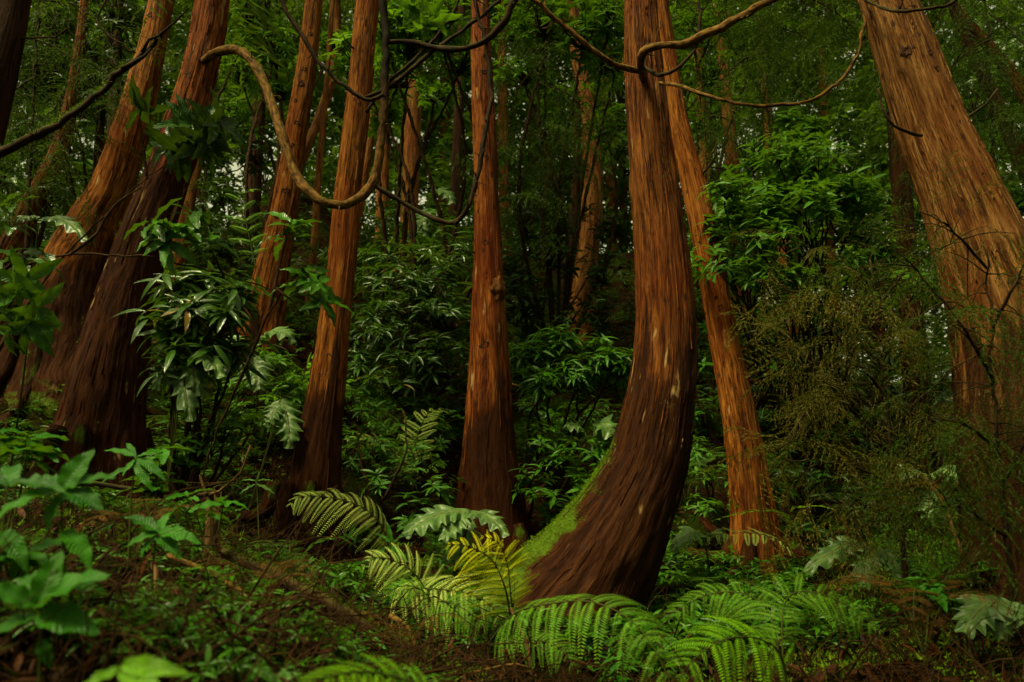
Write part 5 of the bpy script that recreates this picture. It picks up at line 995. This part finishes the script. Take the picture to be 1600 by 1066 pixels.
for k in range(len(p)):
    d = norm(rng.normal(size=3) + N[k] * rng.uniform(-.1, 1.0)); L = rng.uniform(0.08, 0.42); q = p[k] + N[k] * 0.01
    tube(mb, [q, q + d * L * .5 + rng.normal(size=3) * .04 * L * 3, q + d * L + N[k] * rng.uniform(-.06, .03)], rng.uniform(.0015, .004), .001, 3, n=5)
p = gpts(1500, 0, 0, 1.7, 4.6); N = gnormal(p)
for k in range(len(p)):
    d = norm(rng.normal(size=3) * [1, .6, .35] + [0.5, 0, -.15]); L = rng.uniform(0.15, 0.6); q = p[k] + N[k] * rng.uniform(0, .05)
    tube(mb, [q, q + d * L * .35 + rng.normal(size=3) * .04, q + d * L * .7 + rng.normal(size=3) * .04, q + d * L - UP * .03], rng.uniform(.002, .0055), .0015, 5, n=10, wob=.01)
tag(mb.build('fallen_twigs', M_TWIG), "tangle of thin dead twigs and roots over the slope", 'twigs', kind='stuff')
p = gpts(5000, 0, 0, 1.4, 11); mb = MB(); N = gnormal(p)
for k in range(0, 1100):
    d = norm(rng.normal(size=3) * [1, 1, .3] + UP * .2); L = rng.uniform(.1, .3); q = p[k]
    tube(mb, [q, q + d * L * .4 + UP * L * .4, q + d * L - UP * L * .3], .0016, .0008, 3, n=6)
tag(mb.build('dead_fern_stalks', simple_mat('dry_stalk', (0.05, 0.02, 0.006), (0.20, 0.09, 0.028))), "pale brown stalks of dead fern hanging over the bank", 'dead stalks', kind='stuff')
p = gpts(150000, 0, 0, 1.4, 12); msk = (vn(p * 1.6 + 20) + 0.5 * vn(p * 6)) > 0.12; p = p[msk]; N = gnormal(p); mb = MB(); s = rng.uniform(.016, .045, len(p))
inst(mb, BLADE, p, frames(norm(N + rng.normal(size=p.shape) * .6), rng.normal(size=p.shape)), np.stack([s * .3, s, s], -1), tri=True)
tag(mb.build('moss_carpet', M_MOSS), "patches of green moss on the forest floor", 'moss', kind='stuff')
p = gpts(15000, 0, 0, 4.0, 14); msk = (vn(p * 0.9 + 40) + 0.5 * vn(p * 3.1)) > -0.02; p = p[msk]; mb = MB(); ht = rng.uniform(0.03, 0.18, len(p))
whorls(mb, p + UP * ht[:, None], norm(rng.normal(size=p.shape) + UP * 2), 7, 0.075, LF_MID, 0.2, up=0.6)
p = gpts(3000, 0, 0, 1.7, 4.2); p = p[(p[:, 0] < -0.1) & (vn(p * 2.3) > -.1)]; ht = rng.uniform(0.02, 0.12, len(p))
whorls(mb, p + UP * ht[:, None], norm(rng.normal(size=p.shape) + UP * 2), 6, 0.055, LF_MID, 0.2, up=0.6)
tag(mb.build('undergrowth', G_MID), "low green seedlings covering the forest floor", 'undergrowth', kind='stuff')
p = gpts(2300, 0, 0, 8.6, 22); mb = MB(); ht = rng.uniform(0.1, 1.0, len(p)) ; q = p + UP * ht[:, None]
msk = (vn(p * 0.7 + 70)) > 0.0; q = q[msk]
whorls(mb, np.repeat(q, 5, 0) + rng.normal(size=(len(q) * 5, 3)) * 0.16, norm(rng.normal(size=(len(q) * 5, 3)) + UP), 6, 0.13, LF_MID, 0.2, up=0.5)
tag(mb.build('thicket', G_DEEP), "dark leafy thicket covering the far slope", 'thicket', kind='stuff')
# far wood beyond the crest
mb = MB(); n = 9500; y = rng.uniform(17, 34, n); x = rng.uniform(-.85, .85, n) * y; z = H0(x, y) + rng.uniform(0, 17, n)
p = np.stack([x, y, z], -1); msk = vn(p * 0.28 + 5) + 0.4 * vn(p * 0.9) > -0.29; p = p[msk]
whorls(mb, np.repeat(p, 4, 0) + rng.normal(size=(len(p) * 4, 3)) * 0.55, norm(rng.normal(size=(len(p) * 4, 3)) + UP), 8, 0.42, LF_FAR, 0.1, up=0.3)
# unseen leaf ring added round the sides and behind, blocking low sky light
n = 2600; az = rng.uniform(radians(52), radians(308), n); r_ = rng.uniform(9, 16, n); x = r_ * np.sin(az); y = r_ * np.cos(az); p = np.stack([x, y, H0(x, y) + rng.uniform(0, 11, n)], -1)
whorls(mb, np.repeat(p, 4, 0) + rng.normal(size=(n * 4, 3)) * 0.5, norm(rng.normal(size=(n * 4, 3)) + UP), 7, 0.42, LF_FAR, 0.1, up=0.3)
tag(mb.build('distant_woods', G_FAR), "distant wood closing the view beyond the crest and an unseen ring added behind to deepen the shade", 'woods', kind='stuff')
